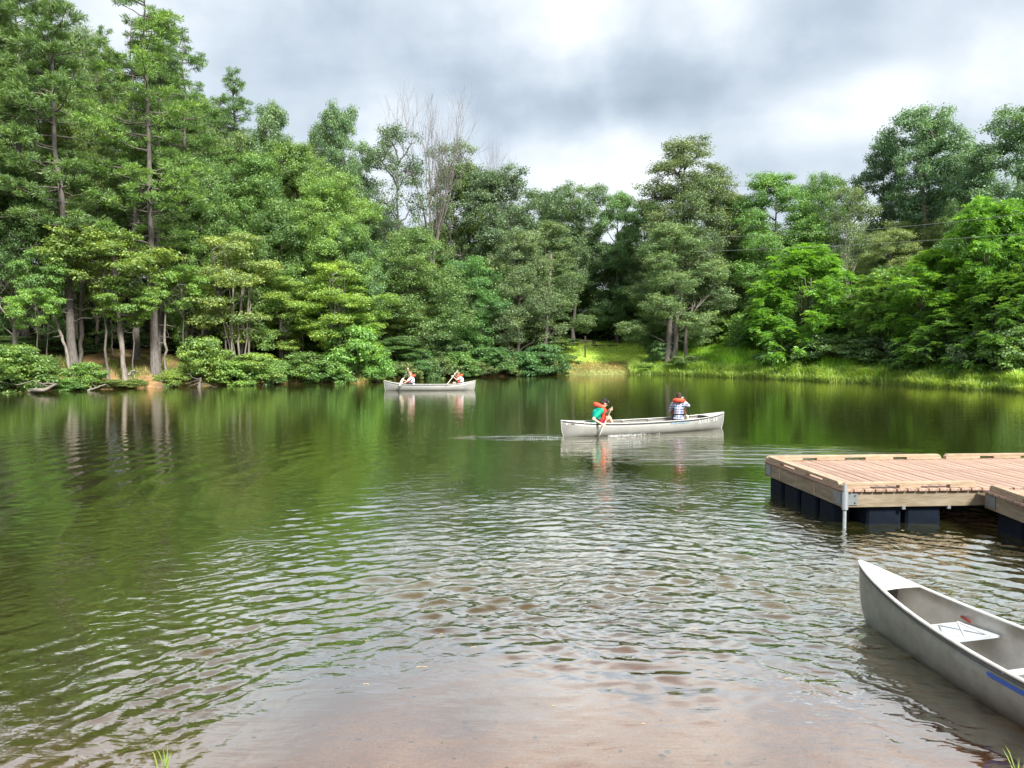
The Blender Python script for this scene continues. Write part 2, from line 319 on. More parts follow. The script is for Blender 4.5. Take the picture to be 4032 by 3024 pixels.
# ------------------------------------------------------------------ water
def build_water():
    m, t, o = mat('lake_water'); L = t.links.new
    ge = nd(t, 'ShaderNodeNewGeometry'); sep = nd(t, 'ShaderNodeSeparateXYZ'); L(ge.outputs['Position'], sep.inputs[0])
    X, Y = sep.outputs[0], sep.outputs[1]
    def noise(scale, st=(1, 1, 1), det=3, rough=.5, rot=0, dist=0):
        mp = nd(t, 'ShaderNodeMapping'); mp.inputs['Scale'].default_value = st; mp.inputs['Rotation'].default_value = (0, 0, rot); L(ge.outputs['Position'], mp.inputs[0])
        n = nd(t, 'ShaderNodeTexNoise'); n.inputs['Scale'].default_value = scale; n.inputs['Detail'].default_value = det; n.inputs['Roughness'].default_value = rough; n.inputs['Distortion'].default_value = dist; L(mp.outputs[0], n.inputs[0]); return n.outputs[0]
    def mr(v, a, b, c=0., d=1.):
        n = nd(t, 'ShaderNodeMapRange', interpolation_type='SMOOTHSTEP'); L(v, n.inputs[0])
        for i, q in enumerate((a, b, c, d)): n.inputs[i + 1].default_value = q
        return n.outputs[0]
    def dist_to(cx, cy, sx=1., sy=1.):
        dx = math_n(t, 'MULTIPLY', math_n(t, 'SUBTRACT', X, cx), sx); dy = math_n(t, 'MULTIPLY', math_n(t, 'SUBTRACT', Y, cy), sy)
        return math_n(t, 'SQRT', math_n(t, 'ADD', math_n(t, 'MULTIPLY', dx, dx), math_n(t, 'MULTIPLY', dy, dy)))
    # rings spreading from the launching place at the shore, broken up by noise
    r = dist_to(.35, 3.4)
    warp = math_n(t, 'MULTIPLY', noise(.9, det=3, rough=.55), 1.9)
    warp2 = math_n(t, 'MULTIPLY', noise(3.2, st=(.45, 1, 1), det=2), .42)
    rr = math_n(t, 'ADD', math_n(t, 'ADD', r, warp), warp2)
    ring = math_n(t, 'SINE', math_n(t, 'MULTIPLY', rr, 25.0))
    ring2 = math_n(t, 'SINE', math_n(t, 'MULTIPLY', math_n(t, 'ADD', rr, warp2), 46.0))
    patch = mr(noise(.42, det=3, rough=.6), .34, .62, .25, 1.25)
    ringmask = math_n(t, 'MULTIPLY', mr(math_n(t, 'ADD', r, math_n(t, 'MULTIPLY', math_n(t, 'SUBTRACT', noise(.7, det=3), .5), 2.4)), 1.6, 3.9), mr(r, 13.5, 7.0, .0, 1.))
    right = mr(math_n(t, 'SUBTRACT', X, math_n(t, 'MULTIPLY', Y, -.02)), -3.6, .6, .22, 1.)
    leftpatch = math_n(t, 'MULTIPLY', mr(dist_to(-2.3, 5.4, 1.5, .75), 1.5, .5, 0, .8), mr(noise(.8), .4, .6, .5, 1.))
    leftpatch2 = mr(dist_to(-3.3, 8.6, 1.6, .45), 1.3, .3, 0, .8)
    rm = math_n(t, 'MULTIPLY', math_n(t, 'MULTIPLY', ringmask, patch), math_n(t, 'MAXIMUM', right, math_n(t, 'MAXIMUM', leftpatch, leftpatch2)))
    h = math_n(t, 'ADD', math_n(t, 'MULTIPLY', ring, .0060), math_n(t, 'MULTIPLY', ring2, .0022))
    h = math_n(t, 'ADD', h, math_n(t, 'MULTIPLY', math_n(t, 'SUBTRACT', noise(7.5, st=(.5, 1.1, 1), det=3, rough=.55), .5), .040))
    h = math_n(t, 'MULTIPLY', h, math_n(t, 'MULTIPLY', rm, .38))
    # bow wave and paddle disturbance round the nearer boat, long streaks
    wk = mr(dist_to(3.4, 19.4, .5, .85), 2.3, .2, 0, .8)
    wk2 = mr(dist_to(.4, 20.3, .45, 1.2), 1.2, .1, 0, 2.0)
    wk3 = mr(dist_to(6.0, 17.0, .3, .6), 1.6, .2, 0, 1.3)
    wk = math_n(t, 'MAXIMUM', math_n(t, 'MAXIMUM', wk, wk2), wk3)
    wh = math_n(t, 'ADD', math_n(t, 'MULTIPLY', math_n(t, 'SINE', math_n(t, 'ADD', math_n(t, 'MULTIPLY', Y, 11.), math_n(t, 'MULTIPLY', noise(.8, st=(.35, 1, 1), det=3), 16.))), .006), math_n(t, 'MULTIPLY', math_n(t, 'SUBTRACT', noise(3.5, st=(.4, 1.3, 1), det=4), .5), .045))
    h = math_n(t, 'ADD', h, math_n(t, 'MULTIPLY', wh, wk))
    # faint general ripple, long in x, stronger in the middle distance
    amb = math_n(t, 'MULTIPLY', math_n(t, 'SUBTRACT', noise(1.3, st=(.35, 1.2, 1), det=5, rough=.6, rot=.06), .5), mr(Y, 6, 24, .012, .009))
    fine = math_n(t, 'MULTIPLY', math_n(t, 'SUBTRACT', noise(9., st=(.6, 1.2, 1), det=2), .5), mr(Y, 4.5, 9, .0006, .0030))
    swirl = math_n(t, 'MULTIPLY', math_n(t, 'SINE', math_n(t, 'MULTIPLY', math_n(t, 'ADD', dist_to(4, 14), math_n(t, 'MULTIPLY', noise(.5), .9)), 9.0)), math_n(t, 'MULTIPLY', mr(X, 1, -6, .0, .0042), mr(Y, 26, 12, 0, 1)))
    h = math_n(t, 'ADD', math_n(t, 'ADD', h, swirl), math_n(t, 'ADD', amb, fine))
    bump = nd(t, 'ShaderNodeBump'); bump.inputs['Strength'].default_value = 1; bump.inputs['Distance'].default_value = 1; L(h, bump.inputs['Height'])
    # body: clear and tea-coloured over the shallows, green murk where deep
    dep = nd(t, 'ShaderNodeAttribute', attribute_name='depth').outputs['Fac']
    murkn = noise(.35, det=4)
    murk = mr(math_n(t, 'ADD', dep, math_n(t, 'MULTIPLY', math_n(t, 'SUBTRACT', murkn, .5), .18)), .05, .46, .03, 1.)
    mcol = ramp_n(t, math_n(t, 'MULTIPLY', dep, .8), [(.05, (.085, .042, .014)), (.30, (.060, .042, .010)), (.6, (.042, .042, .008)), (1, (.026, .030, .008))])
    dif = nd(t, 'ShaderNodeBsdfDiffuse'); L(mcol, dif.inputs[0])
    tr = nd(t, 'ShaderNodeBsdfTransparent'); L(ramp_n(t, dep, [(0, (1, .98, .95)), (.3, (.85, .66, .40)), (.8, (.5, .35, .1))]), tr.inputs[0])
    body = nd(t, 'ShaderNodeMixShader'); L(murk, body.inputs[0]); L(tr.outputs[0], body.inputs[1]); L(dif.outputs[0], body.inputs[2])
    gl = nd(t, 'ShaderNodeBsdfGlossy'); gl.inputs['Roughness'].default_value = .03; gl.inputs[0].default_value = (1, .98, .92, 1); L(bump.outputs[0], gl.inputs['Normal'])
    fr = nd(t, 'ShaderNodeFresnel'); fr.inputs['IOR'].default_value = 1.6; L(bump.outputs[0], fr.inputs['Normal'])
    fac = math_n(t, 'MAXIMUM', math_n(t, 'MINIMUM', math_n(t, 'SUBTRACT', math_n(t, 'MULTIPLY', fr.outputs[0], FRES), .36), .78), .03)
    mx = nd(t, 'ShaderNodeMixShader'); L(fac, mx.inputs[0]); L(body.outputs[0], mx.inputs[1]); L(gl.outputs[0], mx.inputs[2])
    L(mx.outputs[0], o.inputs[0])
    us = np.concatenate([np.linspace(-1.9, -.80, 24), np.linspace(-.79, .79, 620), np.linspace(.80, 1.9, 24)]); ys = np.concatenate([np.linspace(.6, 3.2, 16), np.geomspace(3.23, 15.5, 400), np.geomspace(15.7, 90, 100)])
    U, Yg = np.meshgrid(us, ys, indexing='ij'); lim = np.minimum(Yg, shore(U) + 2.0); Xg = U * np.maximum(lim, 3.0); Yg = lim
    dp = np.maximum(np.minimum(-near_z(Xg, Yg), 9), 0)
    u2 = Xg / np.maximum(Yg, 1); dfar = shore(u2) - Yg
    dp = np.where(dfar < 3, np.maximum(.6, np.minimum(dp, dfar * .5 + .6)), dp)
    r = np.random.default_rng(3); Zg = np.zeros_like(Xg); P2 = 0.
    R0 = np.hypot(Xg - .35, Yg - 3.0)
    for q in range(58):
        lam = .095 * (4.0 ** r.uniform()) ; k = 2 * np.pi / lam; cx, cy_ = .35 + r.normal() * 1.8, 2.4 + r.normal() * 1.1
        if q % 4 == 3: cx, cy_ = r.uniform(-7, 9), r.uniform(14, 24)      # a few trains coming back from the boats
        rad = np.hypot(Xg - cx, Yg - cy_); a = r.uniform(.5, 1) * lam ** .55; a = a / k * .8
        w1, w2 = r.normal(size=2) * 1.0, r.normal(size=2) * .8
        env = .35 + .65 * (.5 + .5 * np.sin(w1[0] * Xg + w1[1] * Yg + r.uniform(0, 6.3) + 1.1 * np.sin(w2[0] * Xg + w2[1] * Yg))) ** 1.5
        fade = np.clip((lam - Yg * .011) / (Yg * .006), 0, 1)
        ph = r.normal(size=3) * .9; warp = .10 * np.sin(Xg * 1.3 * ph[0] + Yg * .7 + ph[1] * 3) + .05 * np.sin(Xg * 2.9 + Yg * 2.1 * ph[2] + 1)
        Zg += a * env * fade * np.sin(k * (rad + warp) + r.uniform(0, 6.3)); P2 += (a * k) ** 2 / 2 * .4
    Zg *= WAVE_SLOPE / math.sqrt(P2)
    lf = .5 + .5 * np.sin(Xg * .9 + 1.3 * np.sin(Yg * .5)) * np.sin(Yg * .8 + Xg * .5)
    mask = (.10 + .90 * sm((R0 + .7 * np.sin(Xg * 1.7) * np.sin(Yg * 1.3 + 1) - 2.2) / 2.0)) * (1 - .96 * sm((Yg - 7.5) / 8.0)) * (.65 + .55 * lf)
    side = .20 + .80 * sm((Xg + .42 * Yg - .2) / 2.4)
    lp = 1.0 * np.exp(-((Xg + 2.35 + .12 * (Yg - 5.2)) / .62) ** 2 - ((Yg - 5.5) / 1.5) ** 2) + .7 * np.exp(-((Xg + 2.55) / .55) ** 2 - ((Yg - 8.8) / 2.0) ** 2) + .5 * np.exp(-((Xg + .7) / .5) ** 2 - ((Yg - 10.5) / 2.6) ** 2)
    Zg *= mask * np.clip(np.maximum(side, lp), 0, 1)
    a, b = U.shape; i = np.arange(a - 1)[:, None] * b + np.arange(b - 1)[None]; Fq = np.stack([i, i + b, i + b + 1, i + 1], -1).reshape(-1, 4)
    me = mesh_np('water', np.stack([Xg, Yg, Zg], -1).reshape(-1, 3), Fq, [m], {'depth': ('POINT', dp.ravel())}, smooth=True)
    tag(obj('water', me), kind='structure')
FRES = 6.6
WAVE_SLOPE = .17
build_water()

# ------------------------------------------------------------------ foliage generators
def unit(a): return a / (np.linalg.norm(a, axis=-1, keepdims=True) + 1e-9)
def rdir(r, n): return unit(r.normal(size=(n, 3)))
def leaf_mesh(name, P, N, T, L, W, tint, material, fold=.12):
    """P base, N normal, T direction to the tip; one folded kite of 2 triangles per leaf"""
    N = unit(N); T = unit(T - (T * N).sum(-1, keepdims=True) * N); B = np.cross(N, T)
    L = np.asarray(L).reshape(-1, 1); W = np.asarray(W).reshape(-1, 1)
    a = P; c = P + T * L - N * L * .12; m = P + T * L * .45
    b = m + B * W * .5 + N * W * fold; d = m - B * W * .5 + N * W * fold
    V = np.stack([a, b, c, d], 1).reshape(-1, 3); n = len(P)
    Fq = np.arange(n * 4).reshape(n, 4)
    return mesh_np(name, V, Fq, [material], {'tint': ('FACE', np.asarray(tint))})
def curve_pts(r, p0, p1, n=5, wob=.08, sag=0.0):
    p0 = np.asarray(p0, float); p1 = np.asarray(p1, float); t = np.linspace(0, 1, n)[:, None]
    ln = np.linalg.norm(p1 - p0); off = r.normal(size=(n, 3)) * wob * ln; off[0] = off[-1] = 0
    p = p0 + (p1 - p0) * t + off * .6; p[:, 2] += sag * ln * np.sin(np.pi * t[:, 0]); return p
def gen_broad(name, seed, Ht, R, base, nl, nc, per, leaf=.2, lr=(.30, .5), flat=.75, cr=(.55, 1.0), cflat=.6, level=.5, trunk=.24, env='oval', bark=None, stems=1, spread=.2, twigs=.45, wr=.62, thin=0.):
    r = np.random.default_rng(seed)
    tb = Tubes(); tops = []
    for s in range(stems):
        ang = r.uniform(0, 6.28); q = spread * (0 if stems == 1 else 1)
        p0 = np.array([math.cos(ang) * q * .5, math.sin(ang) * q * .5, -.3]); p1 = np.array([math.cos(ang) * q * 3 + r.normal() * .3, math.sin(ang) * q * 3 + r.normal() * .3, Ht * .86])
        pts = curve_pts(r, p0, p1, 9, .018); tops.append(pts); k = np.linspace(0, 1, 9)
        rad = trunk * (1 - .88 * k) * (1 if stems == 1 else .6); rad[0] *= 1.35; tb.add(pts, rad, 8)
    lob = []
    for i in range(nl):
        u = (i + r.uniform(0, 1)) / nl; z = base + (Ht - base) * (u ** .85)
        k = (z - base) / (Ht - base)
        if env == 'oval': e = math.sin(math.pi * min(max(.12 + .80 * k, 0), 1)) ** .7
        elif env == 'top': e = (.35 + .65 * min(1, k * 2)) * (1 if k < .8 else (1 - k) / .2 * .6 + .4)
        elif env == 'cone': e = (1 - k) ** .75 + .1
        elif env == 'skirt': e = .95 * (1 - k ** 2.2) ** .6 + .1
        elif env == 'umbrella': e = (.4 + k * .6)
        a = i * 2.4 + r.uniform(-.5, .5); rad = R * r.uniform(*lr) * (.55 + .45 * e)
        rr = max(0, R * e - rad * .75) * r.uniform(.55, 1.05)
        zt = min(z, Ht - rad * flat)
        lob.append((np.array([math.cos(a) * rr, math.sin(a) * rr, zt]), rad))
    Rn = np.array([l[1] for l in lob]); pr = Rn ** 2 / (Rn ** 2).sum()
    for c, rad in lob:
        tp = tops[r.integers(len(tops))]
        zz = max(base * .75, c[2] - np.linalg.norm(c[:2]) * r.uniform(.5, 1.0) - .1); j = np.interp(zz, tp[:, 2], np.arange(len(tp)))
        p = tp[int(j)] * (1 - j % 1) + tp[min(int(j) + 1, len(tp) - 1)] * (j % 1)
        tb.add(curve_pts(r, p, c, 5, .07, .08), np.linspace(trunk * .34, trunk * .1, 5), 5, cap=False)
    which = r.choice(nl, nc, p=pr); d = rdir(r, nc); d[:, 2] = d[:, 2] * .85 + .18; d = unit(d)
    C = np.array([lob[w][0] for w in which]) + d * (Rn[which] * r.uniform(.55, 1.08, nc))[:, None] * np.array([1, 1, flat])
    C[:, 2] = np.maximum(C[:, 2], base * .8 if base > .5 else .1)
    crr = r.uniform(*cr, nc)
    for i in range(0, nc, max(1, int(1 / max(twigs, .01)))):
        c0 = lob[which[i]][0]; tb.add(curve_pts(r, c0, C[i], 4, .09), np.linspace(trunk * .10, trunk * .03, 4), 3, cap=False)
    cnt = np.maximum(8, (per * (crr / np.mean(crr)) ** 2 * r.uniform(.55, 1.3, nc)).astype(int)); idx = np.repeat(np.arange(nc), cnt); n = len(idx)
    dd = rdir(r, n); dd[:, 2] = dd[:, 2] * .8 + .15; sc = crr[idx] * r.uniform(.25, 1.08, n)
    P = C[idx] + dd * sc[:, None] * np.array([1, 1, cflat])
    N = np.array([0, 0, 1.])[None] * level + unit(dd) * (.55 * (1 - level) + .15) + rdir(r, n) * (.62 - .25 * level)
    T = dd * np.array([1, 1, .35]) + rdir(r, n) * .7 + np.array([0, 0, -.25])
    Ls = leaf * r.uniform(.65, 1.35, n); tint = r.uniform(.72, 1.28, n) * r.uniform(.78, 1.22, nc)[idx] * r.uniform(.88, 1.12, nl)[which][idx]
    if thin:
        keep = r.uniform(size=n) > thin; P, N, T, Ls, tint = P[keep], N[keep], T[keep], Ls[keep], tint[keep]
    return {'name': name, 'crown': leaf_mesh('crown', P, N, T, Ls, Ls * wr, tint, LEAF), 'trunk': tb.mesh('trunk', bark or BARK), 'H': Ht, 'R': R}
def gen_pine(name, seed, Ht, R, base, whorl=.75, tufts=1.0, leafL=.30, droop=0.0, trunk=.30, dens=44, dead=16, bark=None):
    r = np.random.default_rng(seed); tb = Tubes(); k = np.linspace(0, 1, 12)
    pts = curve_pts(r, (0, 0, -.4), (r.normal() * .2, r.normal() * .2, Ht * .98), 12, .006); rad = trunk * (1 - .9 * k); rad[0] *= 1.25; tb.add(pts, rad, 10)
    def on(z): return np.array([np.interp(z, pts[:, 2], pts[:, i]) for i in (0, 1)] + [z])
    C = []; Dn = []
    z = base
    while z < Ht * .985:
        kk = (z - base) / (Ht - base); n = r.integers(3, 6) if kk < .9 else 3
        for j in range(n):
            if r.uniform() < .12: continue
            a = r.uniform(0, 6.28); env = R * min(1, (1 - kk) ** .7 * 1.05 + .06) * (.55 + .45 * min(1, kk * 4 + .3)) * r.uniform(.55, 1.15)
            p0 = on(z + r.uniform(-.2, .2)); tip = p0 + np.array([math.cos(a) * env, math.sin(a) * env, env * (.10 + .35 * kk - droop) + r.normal() * .15])
            lp = curve_pts(r, p0, tip, 6, .035, -.06 if not droop else .10); tb.add(lp, np.linspace(.055 * (1 - .6 * kk) + .01, .012, 6), 5, cap=False)
            dr = unit(tip - p0); side = unit(np.cross(dr, [0, 0, 1.]))
            nt = max(3, int(env * 4.2 * tufts))
            for q in range(nt):
                t = r.uniform(.28, 1.0) if kk < .85 else r.uniform(.1, 1); jj = t * 5; b = lp[int(min(jj, 4))] * (1 - (jj - int(min(jj, 4)))) + lp[int(min(jj, 4)) + 1] * (jj - int(min(jj, 4)))
                wd = (.15 + .42 * env * .45 * math.sin(math.pi * min(1, t * .85 + .1))) * r.uniform(-1, 1)
                c = b + side * wd + dr * abs(wd) * .6 + np.array([0, 0, .05 + abs(wd) * .08 - droop * abs(wd) * .8])
                C.append(c); Dn.append(unit(dr + side * np.sign(wd) * .8 + np.array([0, 0, .25 - droop])))
        z += whorl * r.uniform(.7, 1.3) * (1 if kk < .7 else .75)
    for q in range(dead):
        zz = r.uniform(base * .22, base * 1.5); a = r.uniform(0, 6.28); ln = r.uniform(.8, 3.0); p0 = on(zz)
        tip = p0 + np.array([math.cos(a) * ln, math.sin(a) * ln, r.uniform(-.8, .3)]); lp = curve_pts(r, p0, tip, 6, .08, .08); tb.add(lp, np.linspace(.028, .008, 6), 4, cap=False)
        for w in range(3):
            b = lp[r.integers(2, 6)]; tb.add(curve_pts(r, b, b + rdir(r, 1)[0] * .7 + [0, 0, -.15], 4, .1), np.linspace(.012, .005, 4), 3, cap=False)
    C = np.array(C); Dn = np.array(Dn); nc = len(C); cnt = np.maximum(10, (dens * r.uniform(.6, 1.3, nc)).astype(int)); idx = np.repeat(np.arange(nc), cnt); n = len(idx)
    dd = rdir(r, n); P = C[idx] + dd * r.uniform(.02, .34, n)[:, None] * np.array([1.25, 1.25, .55]) * (leafL / .3)
    T = Dn[idx] * .9 + dd * .9 + np.array([0, 0, .2 - droop]); N = rdir(r, n) * .8 + np.array([0, 0, .35])
    Ls = leafL * r.uniform(.6, 1.25, n); tint = r.uniform(.75, 1.25, n) * r.uniform(.75, 1.25, nc)[idx]
    return {'name': name, 'crown': leaf_mesh('crown', P, N, T, Ls, Ls * .15, tint, NEEDLE), 'trunk': tb.mesh('trunk', bark or BARK), 'H': Ht, 'R': R}
def gen_frond(name, seed, Ht, R, base, nl, nc, fronds=11, flen=.58, env='skirt', flat=1.0):
    r = np.random.default_rng(seed); tb = Tubes()
    lob = []
    for i in range(nl):
        u = (i + r.uniform()) / nl; z = base + (Ht - base) * u ** .9; k = (z - base) / (Ht - base); e = (1 - k ** 2.0) ** .6 + .08 if env == 'skirt' else math.sin(math.pi * (.15 + .8 * k)) ** .7
        a = i * 2.4 + r.uniform(-.5, .5); rad = R * r.uniform(.24, .40) * (.6 + .4 * e); rr = max(0, R * e - rad * .8) * r.uniform(.6, 1.05)
        lob.append((np.array([math.cos(a) * rr, math.sin(a) * rr, min(z, Ht - rad * flat)]), rad))
    for s in range(4):
        a = r.uniform(0, 6.28); tb.add(curve_pts(r, (math.cos(a) * .2, math.sin(a) * .2, -.3), (math.cos(a) * R * .4, math.sin(a) * R * .4, Ht * .7), 7, .05), np.linspace(.09, .03, 7), 6)
    for c, rad in lob: tb.add(curve_pts(r, (c[0] * .3, c[1] * .3, c[2] * .45), c, 5, .05), np.linspace(.05, .02, 5), 5, cap=False)
    Rn = np.array([l[1] for l in lob]); which = r.choice(nl, nc, p=Rn ** 2 / (Rn ** 2).sum()); d = rdir(r, nc); d[:, 2] = d[:, 2] * .8 + .2; d = unit(d)
    C = np.array([lob[w][0] for w in which]) + d * (Rn[which] * r.uniform(.75, 1.05, nc))[:, None] * np.array([1, 1, flat]); C[:, 2] = np.maximum(C[:, 2], .15)
    ci = np.repeat(np.arange(nc), fronds); m = len(ci); a = r.uniform(0, 6.28, m)
    out = np.stack([np.cos(a), np.sin(a), r.uniform(-.45, .8, m)], -1) + d[ci] * .45; out = unit(out); fl = flen * r.uniform(.6, 1.2, m); ft = r.uniform(.85, 1.15, m) * r.uniform(.8, 1.2, nc)[ci]
    side = unit(np.cross(out, [0, 0, 1.])); up = np.cross(side, out)
    P = []; T = []; N = []; Ls = []; tn = []
    for q in range(6):
        t = .2 + .16 * q; droop = np.array([0, 0, -1.])[None] * (fl * t ** 2 * .38)[:, None]
        for sgn in (-1, 1):
            P.append(C[ci] + out * (fl * t)[:, None] + droop); T.append(side * sgn + out * .75 + np.array([0, 0, -.25 - .3 * t])); N.append(up + rdir(r, m) * .5); Ls.append(fl * .36 * (1.1 - .5 * abs(t - .5))); tn.append(ft * r.uniform(.9, 1.1, m))
    P, T, N, Ls, tn = map(np.concatenate, (P, T, N, Ls, tn))
    return {'name': name, 'crown': leaf_mesh('crown', P, N, T, Ls, Ls * .42, tn, LEAF), 'trunk': tb.mesh('trunk', BARKD), 'H': Ht, 'R': R}
def gen_dead(name, seed, Ht, R, bark=None, dense=1.0, stems=5, fork=.35):
    r = np.random.default_rng(seed); tb = Tubes()
    def grow(p, d, ln, rad, lvl):
        n = 5; pts = [np.array(p)]; dv = d.copy()
        for i in range(n): dv = unit(dv + r.normal(size=3) * .11 + np.array([0, 0, .06])); pts.append(pts[-1] + dv * ln / n)
        pts = np.array(pts); tb.add(pts, np.linspace(rad * .7, rad * .3, n + 1), 5 if lvl < 2 else 3, cap=False)
        if lvl >= 4: return
        for q in range(int((3, 4, 4, 3)[lvl] * dense)):
            j = r.integers(2, n + 1); a = r.uniform(.25, .65); dd = unit(dv + rdir(r, 1)[0] * a * 1.25 + np.array([0, 0, .12])); grow(pts[j], dd, ln * r.uniform(.42, .66), rad * .45, lvl + 1)
    tb.add(curve_pts(r, (0, 0, -.3), (0, 0, Ht * fork), 6, .01), np.linspace(.3, .2, 6) * Ht / 21, 8, cap=False)
    for s in range(stems):
        a = s * 6.28 / stems + r.uniform(-.4, .4); sp = R / Ht * r.uniform(.3, 1.1); grow((0, 0, Ht * fork * r.uniform(.75, 1)), unit(np.array([math.cos(a) * sp, math.sin(a) * sp, 1.])), Ht * (1 - fork) * .60, .13 * Ht / 21 + .015, 0)
    return {'name': name, 'crown': None, 'trunk': tb.mesh('trunk', bark or TWIG), 'H': Ht, 'R': R}

K = {}
def reg(p): K[p['name']] = p
reg(gen_broad('oak_a', 11, 19, 5.0, 4.5, 18, 520, 130, leaf=0.155, lr=(.30, .46), flat=.95, cr=(.42, .82), level=0.18, cflat=0.85))
reg(gen_broad('oak_b', 12, 19, 4.6, 3.0, 20, 540, 130, leaf=0.15, lr=(.28, .42), flat=1.0, cr=(.42, .8), level=0.18, env='skirt', cflat=0.85))
reg(gen_broad('oak_c', 13, 18, 4.6, 5.0, 15, 420, 130, leaf=0.155, lr=(.30, .46), flat=.9, cr=(.45, .82), level=0.18, env='top', cflat=0.85))
reg(gen_broad('tall_a', 14, 24, 4.2, 10.5, 13, 290, 160, leaf=0.19, lr=(.34, .52), flat=1.15, cr=(.6, 1.0), level=0.18, env='top', trunk=.36, bark=BARKP, cflat=0.85))
reg(gen_broad('tall_b', 15, 24, 4.4, 8.0, 15, 300, 150, leaf=0.19, lr=(.30, .46), flat=1.2, cr=(.55, .95), level=0.18, trunk=.30, cflat=0.85))
reg(gen_broad('sparse', 16, 19, 5.0, 6.0, 14, 250, 85, leaf=0.15, lr=(.26, .44), flat=.8, cr=(.45, .8), level=0.18, twigs=1.0, trunk=.26, cflat=0.85))
reg(gen_broad('broken', 17, 22, 5.0, 3.5, 26, 560, 95, leaf=0.14, lr=(.20, .36), flat=1.1, cr=(.38, .72), level=0.18, env='skirt', twigs=.7, trunk=.28, cflat=0.85))
reg(gen_broad('maple_a', 21, 9, 3.0, 2.2, 16, 260, 115, leaf=0.13, lr=(.28, .46), flat=.5, cr=(.38, .7), cflat=0.5, level=0.42, trunk=.10, env='umbrella'))
reg(gen_broad('maple_t', 24, 9, 3.0, 5.4, 17, 180, 120, leaf=.13, lr=(.14, .30), flat=.8, cr=(.32, .6), cflat=0.5, level=0.42, trunk=.07, env='oval'))
reg(gen_broad('maple_b', 22, 10, 2.8, 2.6, 16, 260, 115, leaf=0.125, lr=(.28, .44), flat=.55, cr=(.36, .66), cflat=0.5, level=0.42, trunk=.10, env='oval', stems=3, spread=.45))
reg(gen_broad('maple_c', 23, 8, 3.0, 1.2, 16, 260, 115, leaf=0.125, lr=(.28, .46), flat=.55, cr=(.36, .66), cflat=0.5, level=0.42, trunk=.09, env='skirt'))
reg(gen_broad('bushy_a', 31, 11, 3.6, .8, 22, 480, 130, leaf=0.125, lr=(.28, .44), flat=.95, cr=(.36, .66), level=0.18, trunk=.16, env='skirt', cflat=0.85))
reg(gen_broad('bushy_b', 32, 13, 4.2, 1.2, 24, 540, 125, leaf=0.125, lr=(.26, .42), flat=.9, cr=(.38, .7), level=0.18, trunk=.17, env='skirt', cflat=0.85))
reg(gen_broad('shrub_a', 41, 2.4, 1.7, .15, 11, 120, 110, leaf=.13, lr=(.32, .5), flat=.8, cr=(.24, .42), cflat=0.75, level=0.3, trunk=.035, env='skirt', stems=4, spread=.3))
reg(gen_broad('shrub_b', 42, 2.2, 1.8, .1, 12, 120, 100, leaf=.14, lr=(.26, .46), flat=.6, cr=(.24, .42), cflat=0.75, level=0.3, trunk=.03, env='skirt', stems=5, spread=.35))
reg(gen_broad('shrub_c', 43, 1.5, 1.4, .05, 10, 80, 100, leaf=.11, lr=(.3, .5), flat=.7, cr=(.2, .36), cflat=0.75, level=0.3, trunk=.02, env='skirt', stems=5, spread=.3))
reg(gen_pine('pine_a', 51, 26, 4.8, 9.0, whorl=.72, dens=66, leafL=.26, trunk=.26))
reg(gen_pine('pine_b', 52, 25, 4.2, 8.0, whorl=.68, dens=60, leafL=.26, trunk=.25, tufts=.95, dead=26))
reg(gen_pine('feather', 53, 22, 3.6, 5.0, whorl=.42, tufts=1.15, leafL=.20, droop=.16, dens=46, trunk=.22, dead=8))
reg(gen_frond('frond_a', 61, 8.0, 3.6, .4, 26, 520))
reg(gen_frond('frond_b', 62, 7.0, 4.0, .3, 26, 520, env='oval'))
reg(gen_dead('bare', 71, 21, 7.5, stems=10, bark=BARKT))
reg(gen_dead('snag', 72, 8, 2.2, stems=3, dense=.7, fork=.5))

# colours of foliage (linear base colours)
DKG = (.040, .100, .022); MDG = (.060, .150, .026); BLG = (.055, .130, .050); LTG = (.095, .205, .034); YLG = (.108, .232, .030); OLV = (.085, .130, .038); GRG = (.075, .150, .055); PNG = (.060, .140, .030); YPN = (.10, .20, .035)
N_TREE = {}
def plant(proto, px, Y, ytop, wpx, col, label, name='broadleaf_tree', cat='tree', group=None, lean=0.0, sink=0.0, rz=None, py=None, zb=None):
    p = K[proto]; base = at_depth(px, 1400, Y); x = base.x; z0 = (gz(x, Y) if zb is None else zb) - sink
    top = at_depth(px, ytop, Y).z; Ht = max(.4, top - z0); sz = Ht / p['H']; sx = (wpx / 2 / F * Y) / p['R']
    r = empty(name, (x, Y, z0), random.uniform(0, 6.28) if rz is None else rz); r.scale = (sx, sx, sz)
    if lean: r.rotation_euler = (Matrix.Rotation(lean, 3, 'Y') @ Matrix.Rotation(r.rotation_euler.z, 3, 'Z')).to_euler()
    tag(r, label, cat, group)
    if p['trunk']:
        o = obj('trunk', p['trunk'], r)
        if proto in ('shrub_a', 'shrub_b', 'shrub_c'): o.name = 'stem'
    if p['crown']:
        c = obj('crown' if 'shrub' not in proto else 'foliage', p['crown'], r); j = random.uniform(.88, 1.12); c.color = (col[0] * j * random.uniform(.92, 1.1), col[1] * j, col[2] * j, 1)
    return r

def SH(px): return float(np.interp((px - 2016) / F, SU, SY))
def P_(proto, px, d, ytop, wpx, col, label, **k): return plant(proto, px, SH(px) + d, ytop, wpx, col, label, **k)
